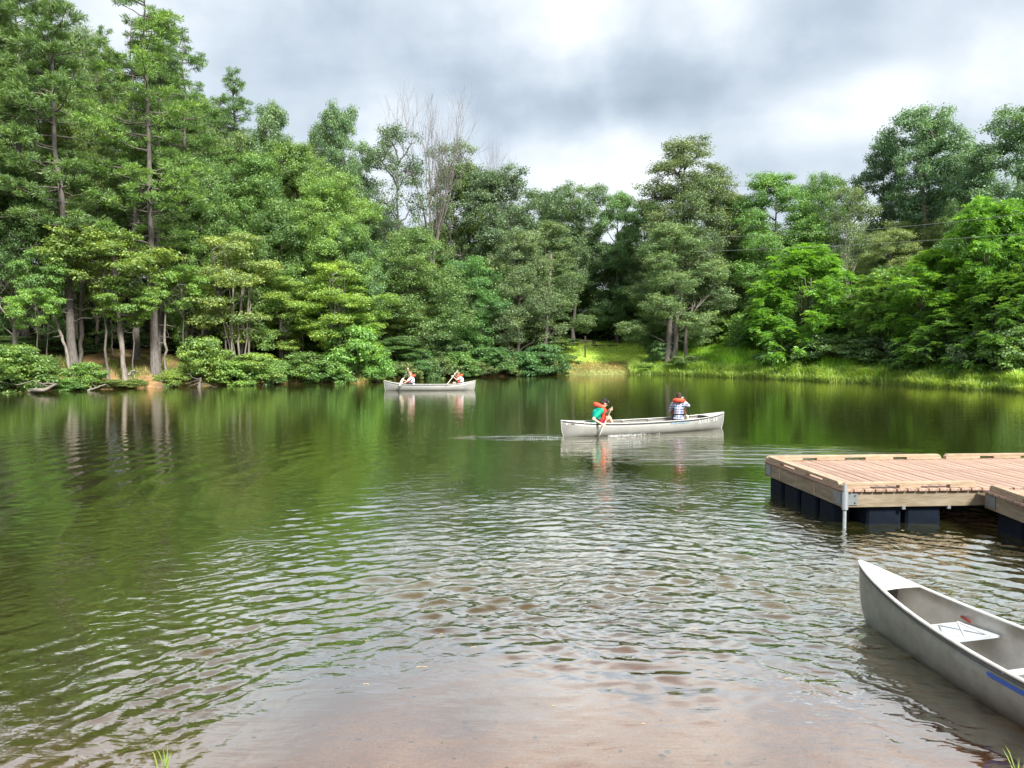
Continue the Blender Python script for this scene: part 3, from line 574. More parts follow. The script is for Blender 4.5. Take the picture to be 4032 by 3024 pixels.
# ------------------------------------------------------------------ the tall pines and near trunks on the left bank
P_('pine_a', 292, 3.0, -260, 620, PNG, 'tall pine with a thick grey trunk left of the brown slope', name='pine_tree', cat='pine tree', lean=-.045, rz=1.0)
P_('pine_b', 612, 1.8, -150, 560, (.075, .17, .028), 'tall pine with the thickest grey trunk, standing at the dirt landing', name='pine_tree', cat='pine tree', lean=-.01, rz=2.4)
P_('pine_b', 540, 4.5, 60, 430, PNG, 'slim grey-trunked pine between the two thick pines on the left bank', name='pine_tree', cat='pine tree', rz=4.2)
P_('pine_a', -90, 5.0, -300, 700, PNG, 'big dark pine cut off by the left edge of the picture', name='pine_tree', cat='pine tree', rz=3.0)
P_('pine_a', 110, 9.0, -120, 560, (.05, .12, .028), 'dark pine behind the leaning pale trunk, second from the left edge', name='pine_tree', cat='pine tree', rz=.4)
P_('pine_b', 745, 9.0, 110, 430, (.06, .15, .025), 'dark-trunked pine standing back in the wood, right of the thick landing pine', name='pine_tree', cat='pine tree', rz=5.2)
P_('feather', 930, 12., 270, 330, (.05, .14, .035), 'feathery narrow conifer whose tip shows against the sky right of the pines', name='conifer', cat='conifer tree', rz=1.2)
P_('feather', 640, 8., 30, 380, (.06, .15, .03), 'feathery conifer with drooping sprays behind the thick landing pine', name='conifer', cat='conifer tree', rz=2.0)
P_('feather', 400, 14., 200, 360, (.05, .13, .03), 'feathery conifer seen between the two thick pines, high up', name='conifer', cat='conifer tree', rz=2.9)
P_('feather', 800, 15., 330, 300, (.06, .15, .03), 'bright feathery conifer just left of the narrow sky-line conifer', name='conifer', cat='conifer tree', rz=.2)

# young maples of the understorey, light green layered sprays
for a in [('maple_t', 425, 1.5, 900, 500, LTG, 'light green young maple spreading in front of the two thick pine trunks'),
          ('maple_t', 180, 2.0, 980, 260, (.075, .19, .03), 'layered green young maple left of the thickest left-hand pine trunk'),
          ('maple_t', 515, .9, 1120, 300, LTG, 'low light green maple spray in front of the pale scarred trunk'),
          ('maple_t', 150, 1.0, 1130, 230, (.085, .21, .028), 'low maple by the leaning pale trunk at the left'),
          ('maple_t', 725, 2.0, 1040, 240, (.10, .23, .022), 'yellow-green maple spray right of the landing pine trunk'),
          ('maple_b', 930, 2.0, 920, 380, (.115, .205, .052), 'pale yellowish slender-stemmed tree in a clump above the light shrubs'),
          ('maple_c', 1000, 5.0, 1060, 300, (.105, .195, .045), 'smaller pale yellowish tree just behind the clump of slender stems'),
          ('maple_b', 1330, .8, 1030, 330, YLG, 'yellow-green tree with thin pale stems beside the shrubby point'),
          ('maple_a', 1440, .6, 1160, 260, (.105, .235, .03), 'yellow-green layered tree at the tip of the left bank point'),
          ('maple_b', 1130, 2.6, 1090, 280, (.10, .20, .03), 'green slender tree beside the dark straight trunk'),
          ('maple_a', 1640, 3.0, 1190, 320, (.105, .205, .048), 'pale green layered tree over the dark cove behind the far boat'),
          ('maple_c', 1560, 2.0, 1320, 250, (.055, .15, .035), 'low green tree hanging over the dark cove')]:
    P_(*a, name='maple_tree', group='young maples along the left bank')
for a in [('oak_b', 1180, 9, 560, 430, MDG, 'round green tree left of centre whose crown meets the sky beside the narrow conifer'),
          ('oak_a', 1350, 13, 418, 300, BLG, 'dark bushy oak standing up as a round head against the sky'),
          ('oak_b', 1080, 14, 400, 290, BLG, 'dark tree with two small pointed heads right of the narrow conifer'),
          ('oak_a', 1310, 4, 690, 400, (.075, .19, .032), 'fresh green tree in front of the dark round-headed oak'),
          ('oak_b', 1010, 7, 600, 380, MDG, 'mid green tree right of the pines, reaching half-way to the sky'),
          ('bushy_b', 1120, 5, 780, 420, (.055, .15, .03), 'dense green tree behind the pale yellowish trees'),
          ('bushy_a', 1390, 3, 880, 300, (.055, .15, .035), 'bright-edged tree above the yellow-green point trees'),
          ('bushy_b', 820, 7, 620, 330, (.07, .18, .028), 'light green broadleaf tree among the conifers right of the landing pine'),
          ('bushy_b', 60, 6, 640, 420, (.06, .15, .03), 'green broadleaf tree at the left edge under the big pines'),
          ('sparse', 1560, 10, 500, 400, (.05, .11, .045), 'thin-crowned tree showing sky through its leaves, left of the bare tree'),
          ('sparse', 1780, 11, 560, 360, (.06, .12, .035), 'thin-crowned tree wrapped round the right of the bare tree'),
          ('bushy_b', 1620, 4, 900, 480, (.065, .16, .04), 'broad grey-green tree behind the cove, below the bare tree'),
          ('bushy_a', 1850, 4, 1010, 360, (.05, .15, .035), 'dense tree over the shore shrubs right of the far boat'),
          ('oak_a', 1970, 8, 660, 420, (.045, .11, .05), 'dark bluish tree with reddish tips, right of the bare tree'),
          ('oak_b', 1840, 12, 640, 330, (.08, .16, .025), 'olive green tree beneath the bare branches'),
          ('bushy_b', 2040, 3, 900, 380, GRG, 'grey-green tree with a dark trunk at the left of the lawn'),
          ('oak_b', 2150, 6, 870, 360, (.065, .13, .045), 'grey-green tree overhanging the wooden cross'),
          ('oak_c', 2260, 14, 715, 290, BLG, 'dark tree with open top seen against the bright sky, left of the tallest centre tree'),
          ('oak_a', 2150, 18, 760, 300, BLG, 'dark tree on the far rise, left of the open-topped one'),
          ('oak_b', 2430, 14, 755, 280, (.055, .14, .04), 'green tree just left of the tallest centre tree'),
          ('bushy_b', 2400, 18, 960, 420, (.045, .11, .03), 'dark tree standing behind the lawn'),
          ('broken', 2690, 9, 530, 540, (.07, .13, .05), 'tallest tree in the centre with a broken open crown and brownish tips'),
          ('oak_b', 2650, 2.6, 880, 420, GRG, 'grey-green tree with two pale stems at the right of the lawn'),
          ('bushy_a', 2640, 7, 1050, 260, (.05, .12, .035), 'dark green tree behind the two-stemmed tree'),
          ('oak_b', 2540, 16, 790, 300, (.06, .15, .045), 'green tree filling the gap just left of the broken-crowned centre tree'),
          ('oak_a', 2720, 8, 690, 400, (.06, .125, .045), 'full dark green tree standing inside the broken-crowned tallest centre tree'),
          ('oak_b', 3040, 13, 680, 420, (.06, .17, .035), 'tree with drooping leaves and dark forked limbs, right of the tallest centre tree'),
          ('oak_a', 3220, 17, 690, 300, (.065, .17, .04), 'green tree with a wispy top above the lower wire'),
          ('oak_b', 2870, 13, 770, 320, (.055, .15, .035), 'green tree filling behind the broken-crowned centre tree'),
          ('sparse', 3330, 14, 740, 320, (.075, .15, .05), 'thin pale-limbed tree crossed by both wires'),
          ('tall_b', 3450, 20, 560, 250, (.050, .125, .058), 'smallest of the three dark trees rising at the right'),
          ('tall_a', 3620, 19, 425, 330, (.050, .125, .058), 'very tall dark tree on a bare pale trunk behind the wires'),
          ('tall_b', 3960, 17, 415, 400, (.050, .125, .058), 'very tall dark tree cut by the right edge of the picture'),
          ('tall_b', 3790, 24, 560, 260, (.045, .12, .04), 'dark tree set back between the two very tall ones'),
          ('oak_b', 3500, 12, 900, 330, (.07, .14, .045), 'mottled reddish-green tree beneath the pale tall trunk'),
          ('bushy_b', 3830, 12, 840, 420, (.05, .13, .035), 'dark broad tree behind the bright bushes at the right')]:
    P_(*a, name='broadleaf_tree')
P_('bare', 1700, 9, 370, 470, DKG, 'dead leafless tree with a fan of bare grey branches against the sky', name='dead_tree', cat='dead tree', rz=.6)
P_('bare', 1965, 13, 590, 240, DKG, 'small leafless branches poking above the dark bluish tree', name='dead_tree', cat='dead tree', rz=2.0)
P_('snag', 2700, 2.2, 1080, 330, DKG, 'bare dead branches reaching out right of the two-stemmed tree', name='dead_tree', cat='dead tree', rz=3.4)
P_('snag', 3330, 9, 900, 240, DKG, 'pale dead limbs under the wires', name='dead_tree', cat='dead tree', rz=1.4)
P_('snag', 1330, 2.4, 1000, 240, DKG, 'pale dead branches in the hollow of the fresh green tree', name='dead_tree', cat='dead tree', rz=2.2)
P_('snag', 60, 2.0, 1020, 420, DKG, 'grey dead branches reaching out at the left edge', name='dead_tree', cat='dead tree', rz=.3)

# pinnate-leaved bright trees at the right
for a in [('frond_a', 3160, 4.5, 965, 400, (.074, .215, .030), 'bright yellow-green bush tree standing alone left of the bright mass'),
          ('frond_b', 3030, 6, 1180, 260, (.058, .165, .028), 'green feathery bush at the foot of the bright lone bush tree'),
          ('frond_b', 3480, 5, 1060, 320, (.064, .175, .030), 'green feathery bush at the left of the bright mass'),
          ('frond_a', 3700, 4.5, 985, 420, (.074, .215, .030), 'bright yellow-green bush tree in the middle of the bright mass'),
          ('frond_b', 3900, 5.5, 790, 480, (.074, .215, .030), 'tallest bright yellow-green bush tree, against the right edge'),
          ('frond_a', 3960, 3.2, 1080, 360, (.064, .18, .028), 'green feathery bush low at the right edge'),
          ('frond_a', 3330, 6.5, 1180, 260, (.055, .15, .03), 'darker feathery bush between the lone bush tree and the bright mass'),
          ('frond_b', 4180, 4.5, 900, 420, (.074, .20, .028), 'bright bush tree just beyond the right edge'),
          ('frond_a', 3720, 2.8, 1210, 330, (.06, .165, .03), 'low feathery bush in front of the bright mass')]:
    P_(*a, name='bush_tree', group='bright pinnate-leaved trees on the right bank')

# ------------------------------------------------------------------ shrubs
SHR = [('shrub_a', 40, .3, 1365, 300, LTG, 'bright green shrub leaning over the water at the left edge'),
       ('shrub_b', -60, .2, 1420, 260, MDG, 'low shrub at the very left edge of the bank'),
       ('shrub_b', 150, .5, 1400, 230, MDG, 'green shrub above the fallen pale log'),
       ('shrub_a', 330, .5, 1432, 170, (.08, .2, .03), 'leafy shrub at the foot of the left thick pine'),
       ('shrub_b', 260, .1, 1490, 150, (.07, .18, .035), 'low leafy sprig overhanging the fallen log'),
       ('shrub_c', 440, .1, 1503, 150, (.09, .16, .03), 'olive low plant at the water under the pale scarred trunk'),
       ('shrub_c', 530, .1, 1500, 120, (.08, .15, .03), 'small low plant left of the dirt landing'),
       ('shrub_b', 680, .4, 1455, 140, (.10, .20, .035), 'yellowish low shrub right of the dirt landing'),
       ('shrub_a', 790, .7, 1335, 250, (.11, .22, .035), 'tall light green shrub right of the dirt landing'),
       ('shrub_b', 900, .3, 1420, 240, LTG, 'light green shrub hanging to the water, left half of the long thicket'),
       ('shrub_a', 1010, .6, 1395, 240, (.10, .21, .04), 'light green shrub in the middle of the long thicket'),
       ('shrub_b', 1100, .3, 1420, 180, (.09, .2, .045), 'light shrub at the right end of the long thicket'),
       ('shrub_a', 1200, .7, 1390, 220, MDG, 'green shrub beside the brown gap in the bank'),
       ('shrub_b', 1290, .3, 1415, 200, (.07, .18, .03), 'dark green shrub below the slender pale stems'),
       ('shrub_a', 1400, .5, 1290, 250, (.085, .22, .032), 'tall fresh green shrub near the tip of the left point'),
       ('shrub_a', 1465, .3, 1360, 170, (.09, .23, .03), 'fresh green shrub at the tip of the left point'),
       ('shrub_c', 1470, -.2, 1478, 120, (.11, .21, .04), 'low yellowish grass clump at the tip of the left point'),
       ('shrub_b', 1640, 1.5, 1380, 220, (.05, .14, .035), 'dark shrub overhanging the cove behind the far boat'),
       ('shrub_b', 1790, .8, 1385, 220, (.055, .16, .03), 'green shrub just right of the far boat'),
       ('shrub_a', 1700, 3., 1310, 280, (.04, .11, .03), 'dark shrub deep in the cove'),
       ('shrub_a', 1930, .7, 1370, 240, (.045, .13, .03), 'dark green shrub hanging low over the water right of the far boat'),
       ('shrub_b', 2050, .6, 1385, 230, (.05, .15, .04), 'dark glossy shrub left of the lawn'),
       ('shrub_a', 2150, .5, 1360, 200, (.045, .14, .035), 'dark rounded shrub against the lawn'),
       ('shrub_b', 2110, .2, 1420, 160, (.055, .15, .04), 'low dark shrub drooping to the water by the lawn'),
       ('shrub_c', 2230, 2.5, 1395, 110, (.07, .17, .035), 'small shrub at the left corner of the lawn'),
       ('shrub_a', 2600, 2.6, 1345, 140, (.05, .13, .035), 'dark shrub left of the two-stemmed tree'),
       ('shrub_c', 2540, .8, 1435, 110, (.085, .2, .035), 'green clump at the right corner of the lawn'),
       ('shrub_b', 2700, 1.6, 1400, 170, (.075, .17, .045), 'pale shrub at the foot of the two-stemmed tree'),
       ('shrub_a', 2830, 10, 1240, 240, (.085, .2, .032), 'vine-covered green mound behind the grass, right of the two-stemmed tree'),
       ('shrub_b', 2960, 8, 1225, 240, (.07, .18, .03), 'arching vine-covered mound left of the bright lone bush tree'),
       ('shrub_a', 2750, 9, 1220, 260, (.08, .19, .04), 'soft green mound behind the two-stemmed tree'),
       ('shrub_a', 2440, 24, 1230, 200, (.07, .18, .035), 'shrub on the far side of the lawn'),
       ('shrub_b', 2330, 25, 1245, 200, (.08, .19, .04), 'light shrub at the back of the lawn'),
       ('shrub_b', 2540, 21, 1270, 160, (.09, .2, .04), 'light shrub at the back right of the lawn'),
       ('shrub_a', 3120, 3.4, 1330, 240, (.045, .12, .028), 'dark shrub under the bright lone bush tree'),
       ('shrub_b', 3270, 3.4, 1315, 260, (.06, .15, .04), 'grey-green shrub right of the bright lone bush tree'),
       ('shrub_a', 3430, 3.2, 1330, 250, (.04, .11, .028), 'dark shrub behind the grass strip, middle right'),
       ('shrub_b', 3560, 2.9, 1340, 250, (.035, .10, .028), 'dark spreading shrub right of the middle-right one'),
       ('shrub_a', 3700, 2.7, 1330, 250, (.04, .11, .03), 'dark rounded shrub low in the bright mass'),
       ('shrub_b', 3870, 2.6, 1300, 270, (.06, .14, .05), 'greyish shrub near the right edge'),
       ('shrub_a', 4010, 2.3, 1290, 240, (.075, .18, .035), 'green shrub at the right edge behind the grass'),
       ('shrub_c', 3130, 1.5, 1418, 90, (.16, .30, .035), 'small bright clump standing up in the grass strip'),
       ('shrub_c', 3010, 2.5, 1408, 60, (.17, .28, .05), 'tiny pale sprig standing up in the grass strip')]
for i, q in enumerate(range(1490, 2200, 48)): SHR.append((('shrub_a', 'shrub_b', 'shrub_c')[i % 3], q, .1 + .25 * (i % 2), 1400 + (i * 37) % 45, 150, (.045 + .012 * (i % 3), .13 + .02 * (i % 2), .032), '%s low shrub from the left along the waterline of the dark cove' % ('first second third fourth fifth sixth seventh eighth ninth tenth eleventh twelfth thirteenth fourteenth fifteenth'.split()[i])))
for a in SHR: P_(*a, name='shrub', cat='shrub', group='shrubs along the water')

# ------------------------------------------------------------------ wood behind: rows of ordinary trees
SKX = [-500, 0, 400, 900, 1050, 1350, 1500, 1700, 1900, 2100, 2250, 2350, 2450, 2690, 2850, 3050, 3250, 3400, 3470, 3600, 3780, 3950, 4200, 4700]
SKYL = [-100, -60, 60, 330, 450, 480, 760, 860, 800, 860, 880, 900, 870, 850, 830, 760, 790, 860, 800, 700, 700, 660, 560, 500]
rr = random.Random(5)
LAND = [(-400, 'the pine at the left edge'), (60, 'the left-edge branches'), (290, 'the left thick pine'), (450, 'the scarred dead trunk'), (610, 'the thick landing pine'), (780, 'the dark-trunked pine'), (940, 'the slender stem clump'), (1110, 'the dark straight trunk'), (1220, 'the bank gap'), (1340, 'the thin pale stems'), (1460, 'the point tip'), (1570, 'the far boat left end'), (1700, 'the bare tree'), (1840, 'the far boat right end'), (1970, 'the bluish tree'), (2100, 'the dark lawn trunk'), (2260, 'the wooden cross'), (2430, 'the lawn'), (2560, 'the lawn corner'), (2690, 'the two-stemmed tree'), (2850, 'the vine mound'), (3000, 'the wire ends'), (3160, 'the lone bright bush'), (3330, 'the pale limbs'), (3480, 'the green feathery bush'), (3640, 'the bare pale trunk'), (3790, 'the bright mass'), (3930, 'the right-edge bushes'), (4150, 'the picture right edge'), (4450, 'the bushes beyond the edge')]
def landmark(px): return min(LAND, key=lambda q: abs(q[0] - px))[1]
USED = set()
def uniq(base, px, hue, row):
    tone = ('dark green', 'deep green', 'mid green', 'lighter green')[min(3, int(hue * 4))]; dist = ('close', 'second row', 'well back', 'farthest back')[row]
    for extra in ('', ' to the right', ' to the left', ' fuller'):
        l = '%s %s %s behind %s%s' % (tone, base, dist, landmark(px), extra)
        if l not in USED: USED.add(l); return l
    return l
def wood_label(px):
    zone = 'behind the pines on the left' if px < 900 else 'behind the left point' if px < 1500 else 'behind the cove' if px < 2150 else 'beyond the lawn' if px < 2850 else 'behind the bright bushes on the right'
    return zone
for row, (d0, step, dy0, dy1) in enumerate([(11, 165, 170, 420), (19, 150, 90, 300), (29, 150, 30, 200), (42, 170, 10, 120)]):
    px = -620 + row * 40
    while px < 4700:
        q = px + rr.uniform(-50, 50)
        if not (2230 < q < 2620 and row < 2) and not (q > 2700 and row == 0) :
            ytop = np.interp(q, SKX, SKYL) + rr.uniform(dy0, dy1)
            pr = rr.choice(['oak_a', 'oak_b', 'bushy_b', 'oak_c', 'bushy_b'] if q > 900 else ['pine_b', 'oak_b', 'feather', 'bushy_b', 'oak_c'])
            k = rr.uniform(.8, 1.15); hue = rr.uniform(0, 1)
            plant(pr, q, SH(q) + d0 + rr.uniform(-2, 2), ytop, rr.uniform(280, 400) * (1 - row * .08), ((.042 + .03 * hue) * k, (.105 + .04 * hue) * k, (.032 - .006 * hue) * k),
                  uniq('woodland tree', q, hue, row), name='woodland_tree', group='woodland trees ' + wood_label(q))
        px += step * (1.35 if q > 900 else 1.15)
# low growth that closes the view between the trunks
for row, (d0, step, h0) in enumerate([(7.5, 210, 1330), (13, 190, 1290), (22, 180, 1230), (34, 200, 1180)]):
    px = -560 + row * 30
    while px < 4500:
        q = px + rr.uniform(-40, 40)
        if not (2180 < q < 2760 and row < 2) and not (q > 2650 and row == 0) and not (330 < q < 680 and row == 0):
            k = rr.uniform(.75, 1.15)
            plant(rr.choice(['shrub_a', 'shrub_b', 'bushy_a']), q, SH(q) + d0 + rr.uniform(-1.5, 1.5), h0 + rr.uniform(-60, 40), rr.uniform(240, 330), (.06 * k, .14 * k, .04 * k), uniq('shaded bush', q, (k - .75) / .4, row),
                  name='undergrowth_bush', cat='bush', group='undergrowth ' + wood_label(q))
        px += step
# trunks that stand out in the left wood
def trunk_thing(name, label, pts_px, d, r0, r1, m, cat='tree', twigs=5, seed=0, group=None, tilt=0):
    Y = SH(pts_px[0][0]) + d; pts = [at_depth(a, b, Y + i * tilt) for i, (a, b) in enumerate(pts_px)]; z0 = gz(pts[0].x, Y) - .15; pts[0].z = z0
    e = empty(name, pts[0]); tag(e, label, cat, group); r = np.random.default_rng(seed)
    tb = Tubes(); q = np.array([list(p - pts[0]) for p in pts]); n = 14; s = np.linspace(0, 1, len(q)); q = np.stack([np.interp(np.linspace(0, 1, n), s, q[:, i]) for i in range(3)], 1)
    q[1:-1] += r.normal(size=(n - 2, 3)) * .035; rad = np.linspace(r0, r1, n) * (1 + .12 * r.normal(size=n)); rad[0] *= 1.25; tb.add(q, rad, 9); obj('trunk', tb.mesh('trunk', m), e)
    if twigs:
        for i in range(twigs):
            tb = Tubes(); b = q[r.integers(5, n - 1)]; a = r.uniform(0, 6.28); ln = r.uniform(.5, 1.8); tb.add(curve_pts(r, b, b + np.array([math.cos(a) * ln, math.sin(a) * ln * .5, r.uniform(-.3, .5)]), 6, .09), np.linspace(.03, .007, 6), 4, cap=False)
            obj('dead_branch', tb.mesh('dead_branch', TWIG), e)
    return e
trunk_thing('leaning_trunk', 'thin pale trunk leaning left beside the left thick pine', [(282, 1460), (262, 1380), (238, 1310), (215, 1240), (192, 1180)], 1.2, .10, .06, BARKP, twigs=9, seed=1)
trunk_thing('snag', 'pale scarred dead trunk standing between the two thick pines', [(494, 1480), (484, 1400), (474, 1300), (464, 1220), (450, 1080), (440, 960)], .9, .16, .10, BARKP, twigs=5, seed=2)
trunk_thing('slim_trunk', 'slim pale trunk just right of the thickest pine trunk', [(652, 1465), (650, 1400), (648, 1300), (645, 1150), (643, 1020)], 2.2, .09, .05, BARKP, twigs=8, seed=3)
trunk_thing('slim_trunk', 'grey trunk tight behind the thickest pine trunk', [(628, 1450), (626, 1380), (622, 1250), (620, 1100), (620, 900)], 3.2, .16, .12, BARK, twigs=2, seed=4)
trunk_thing('slim_trunk', 'narrow trunk tight behind the left thick pine', [(318, 1440), (318, 1350), (322, 1200), (325, 1050), (330, 900)], 4.5, .13, .09, BARK, twigs=3, seed=5)
trunk_thing('dark_trunk', 'dark straight trunk standing alone above the bank gap', [(1108, 1408), (1106, 1350), (1104, 1290), (1104, 1250), (1103, 1210)], 3.4, .17, .13, BARK, twigs=2, seed=6)
for i, (px, dx, d, b, lab) in enumerate([(912, 6, 1.6, .08, 'leftmost'), (935, 14, 1.4, .07, 'second'), (950, 3, 2.6, .15, 'thickest'), (965, 16, 1.5, .06, 'fourth'), (978, 8, 1.8, .07, 'rightmost')]):
    trunk_thing('slender_stem', lab + ' slender stem in the clump under the pale yellowish tree', [(px, 1400), (px + dx * .3, 1330), (px + dx * .6, 1260), (px + dx, 1180), (px + dx * 1.3, 1080)], d, b, b * .55, BARKP if i != 2 else BARK, twigs=2, seed=20 + i, group='slender stems in a clump')
for i, (px, top, d, b, m, lab) in enumerate([(1335, 1180, .6, .085, BARKP, 'pale thin stem under the yellow-green point tree'), (1362, 1200, 1.4, .05, BARKP, 'thinner stem right of the pale stem on the point'), (1190, 1230, 3, .06, BARK, 'thin stem right of the dark straight trunk'), (795, 1190, 3.5, .09, BARKP, 'leaning pale stem behind the tall light shrub'), (440, 1260, 6, .04, BARKP, 'thin sapling stem behind the brown slope'),
    (728, 1000, 7.5, .22, BARKD, 'dark thick trunk back in the wood right of the landing pine'), (755, 1000, 8.5, .16, BARKD, 'second dark trunk back in the wood right of the landing pine'), (150, 1150, 7, .12, BARKD, 'dark trunk in the shade at the left'), (860, 1150, 9, .12, BARKD, 'dark trunk in the shade behind the long thicket'), (1020, 1200, 8, .10, BARKD, 'dark trunk right of the clump of stems'), (1240, 1150, 7, .12, BARKD, 'dark trunk in the shade behind the point'), (380, 1150, 10, .13, BARKD, 'dark trunk seen over the brown slope')]):
    trunk_thing('tree_stem', lab, [(px, 1400), (px + 2, 1350), (px + 3, (1350 + top) / 2), (px - 4, top)], d, b, b * .6, m, twigs=3, seed=40 + i, cat='tree trunk')
trunk_thing('twin_stem', 'left pale stem of the two-stemmed tree right of the lawn', [(2628, 1425), (2630, 1380), (2632, 1330), (2640, 1240), (2650, 1100)], 1.8, .30, .20, BARK, twigs=6, seed=60, cat='tree trunk')
trunk_thing('twin_stem', 'right pale stem of the two-stemmed tree right of the lawn', [(2652, 1425), (2655, 1380), (2660, 1330), (2668, 1240), (2690, 1100)], 1.9, .26, .18, BARK, twigs=8, seed=61, cat='tree trunk')
trunk_thing('dark_trunk', 'dark leaning trunk at the left of the lawn', [(2140, 1400), (2146, 1340), (2152, 1280), (2160, 1180), (2170, 1000)], 2.4, .20, .13, BARKD, twigs=4, seed=62)
trunk_thing('tall_trunk', 'bare pale upper trunk rising behind the wires at the right', [(3652, 1230), (3650, 1100), (3645, 1000), (3640, 860), (3620, 640)], 18.6, .40, .16, BARKP, twigs=6, seed=63, cat='tree trunk')

# driftwood
def drift(name, label, pts, rad, m, seed, subs=3):
    r = np.random.default_rng(seed); tb = Tubes(); q = np.array([list(p) for p in pts]); n = 10; s = np.linspace(0, 1, len(q)); qq = np.stack([np.interp(np.linspace(0, 1, n), s, q[:, i]) for i in range(3)], 1); qq[1:-1] += r.normal(size=(n - 2, 3)) * rad * .3
    o = qq[0].copy(); qq -= o; tb.add(qq, np.linspace(rad, rad * .45, n), 7)
    for i in range(subs): b = qq[r.integers(2, n)]; tb.add(curve_pts(r, b, b + rdir(r, 1)[0] * [1, .6, .5] * rad * 9, 5, .1), np.linspace(rad * .3, rad * .08, 5), 4)
    ob = obj(name, tb.mesh(name, m)); ob.location = o; return tag(ob, label, 'driftwood', 'dead wood lying in the water')
drift('fallen_log', 'thick pale log sloping into the water at the left', [on_plane(118, 1542, .02), on_plane(165, 1538, .22), at_depth(230, 1512, 40.9)], .13, BARKP, 1)
drift('fallen_branch', 'pale branch lying in the water right of the thick log', [on_plane(345, 1538, .02), at_depth(372, 1530, 41.8), at_depth(415, 1514, 41.9)], .07, TWIG, 2, 5)
drift('fallen_branch', 'thin curved branch dipping into the water at the left edge', [at_depth(15, 1505, 40), at_depth(70, 1515, 39.8), at_depth(130, 1498, 40), at_depth(165, 1510, 40)], .035, TWIG, 3, 2)
drift('dead_stub', 'dark stub sticking out of the water below the long thicket', [on_plane(785, 1532, -.1), at_depth(787, 1505, 45.4), at_depth(791, 1488, 45.4)], .12, BARK, 4, 4)
drift('fallen_branch', 'pale broken log end at the tip of the left point', [at_depth(1468, 1486, 52), on_plane(1488, 1501, .05)], .12, BARKP, 5, 1)
drift('fallen_branch', 'bare twigs hanging over the water beside the far boat', [at_depth(1520, 1440, 53.5), at_depth(1545, 1432, 53), at_depth(1568, 1450, 52.6)], .035, TWIG, 6, 6)
drift('fallen_branch', 'bent root by the foot of the pines on the brown slope', [at_depth(505, 1478, 43.8), at_depth(525, 1458, 44), at_depth(545, 1466, 44.2)], .09, BARKP, 7, 2)

# ------------------------------------------------------------------ grass
def grass(name, label, n, pxr, dr, hr, wr_, col, seed, bend=.5, parity=None, dpow=1.0):
    r = np.random.default_rng(seed); px = r.uniform(*pxr, n); u = (px - 2016) / F; d = dr[0] + (dr[1] - dr[0]) * r.uniform(size=n) ** dpow; y = shore(u) + d; x = u * y
    if parity is not None:
        k = parity(px, d, x, y, r); px, u, d, y, x = px[k], u[k], d[k], y[k], x[k]; n = len(x)
    z = far_z(x, y); z = np.where(d < 0, -.05, z); clump = .7 + .6 * (.5 + .5 * np.sin(x * 3.1 + np.sin(y * 2.3) * 2) * np.sin(y * 2.9)); h = r.uniform(*hr, n) * clump; w = r.uniform(*wr_, n); a = r.uniform(0, 6.28, n)
    dr_ = np.stack([np.cos(a), np.sin(a), 0 * a], -1); sd = np.stack([-np.sin(a), np.cos(a), 0 * a], -1); b = np.stack([x, y, z], -1)
    bd = (r.uniform(.1, 1, n) * bend)[:, None]; m = b + dr_ * bd * h[:, None] * .35 + np.array([0, 0, 1.]) * h[:, None] * .6; t = b + dr_ * bd * h[:, None] * 1.1 + np.array([0, 0, 1.]) * (h * (1 - .25 * bd[:, 0]))[:, None]
    W = w[:, None] * .5; V = np.stack([b - sd * W, b + sd * W, m + sd * W * .8, m - sd * W * .8, t], 1).reshape(-1, 3); i = np.arange(n)[:, None] * 5
    q = np.concatenate([i, i + 1, i + 2, i + 3], 1); tt = np.concatenate([i + 3, i + 2, i + 4], 1); tint = r.uniform(.7, 1.35, n) * (.8 + .4 * (clump - .7) / .6)
    me = mesh_np(name, V, [q, tt], [BLADE], {'tint': ('FACE', np.concatenate([tint, tint]))}); o = obj(name, me); o.color = (*col, 1); return tag(o, label, 'grass', kind='stuff')
grass('shore_grass', 'bright green grass covering the right bank behind the water', 60000, (2600, 4250), (0, 8), (.25, .65), (.035, .07), (.155, .34, .05), 1, dpow=.8, bend=1.3)
grass('shore_reeds', 'paler arching reeds and weeds along the right waterline', 26000, (2480, 4250), (-.5, 1.3), (.3, .75), (.025, .055), (.16, .29, .08), 2, bend=1.3)
grass('lawn_grass', 'short yellow-green mown grass of the clearing', 26000, (2190, 2720), (2.5, 24), (.05, .16), (.03, .07), (.19, .33, .06), 3)
grass('bank_grass', 'weedy grass between the lawn and the two-stemmed tree', 9000, (2440, 2800), (.2, 12), (.2, .6), (.03, .06), (.14, .30, .045), 4, parity=lambda px, d, x, y, r: (px > 2530 + 8 * d))
grass('bank_grass', 'low mossy weeds on the left bank', 16000, (-200, 1560), (.1, 5), (.08, .35), (.03, .08), (.085, .15, .03), 5, parity=lambda px, d, x, y, r: np.sin(x * 1.1) * np.sin(y * 1.7 + x) + r.uniform(-.6, .6, len(x)) > .15)
grass('bank_grass', 'brownish grass on the worn landing in front of the lawn', 5000, (2200, 2480), (.05, 3), (.04, .2), (.02, .05), (.16, .17, .06), 6)
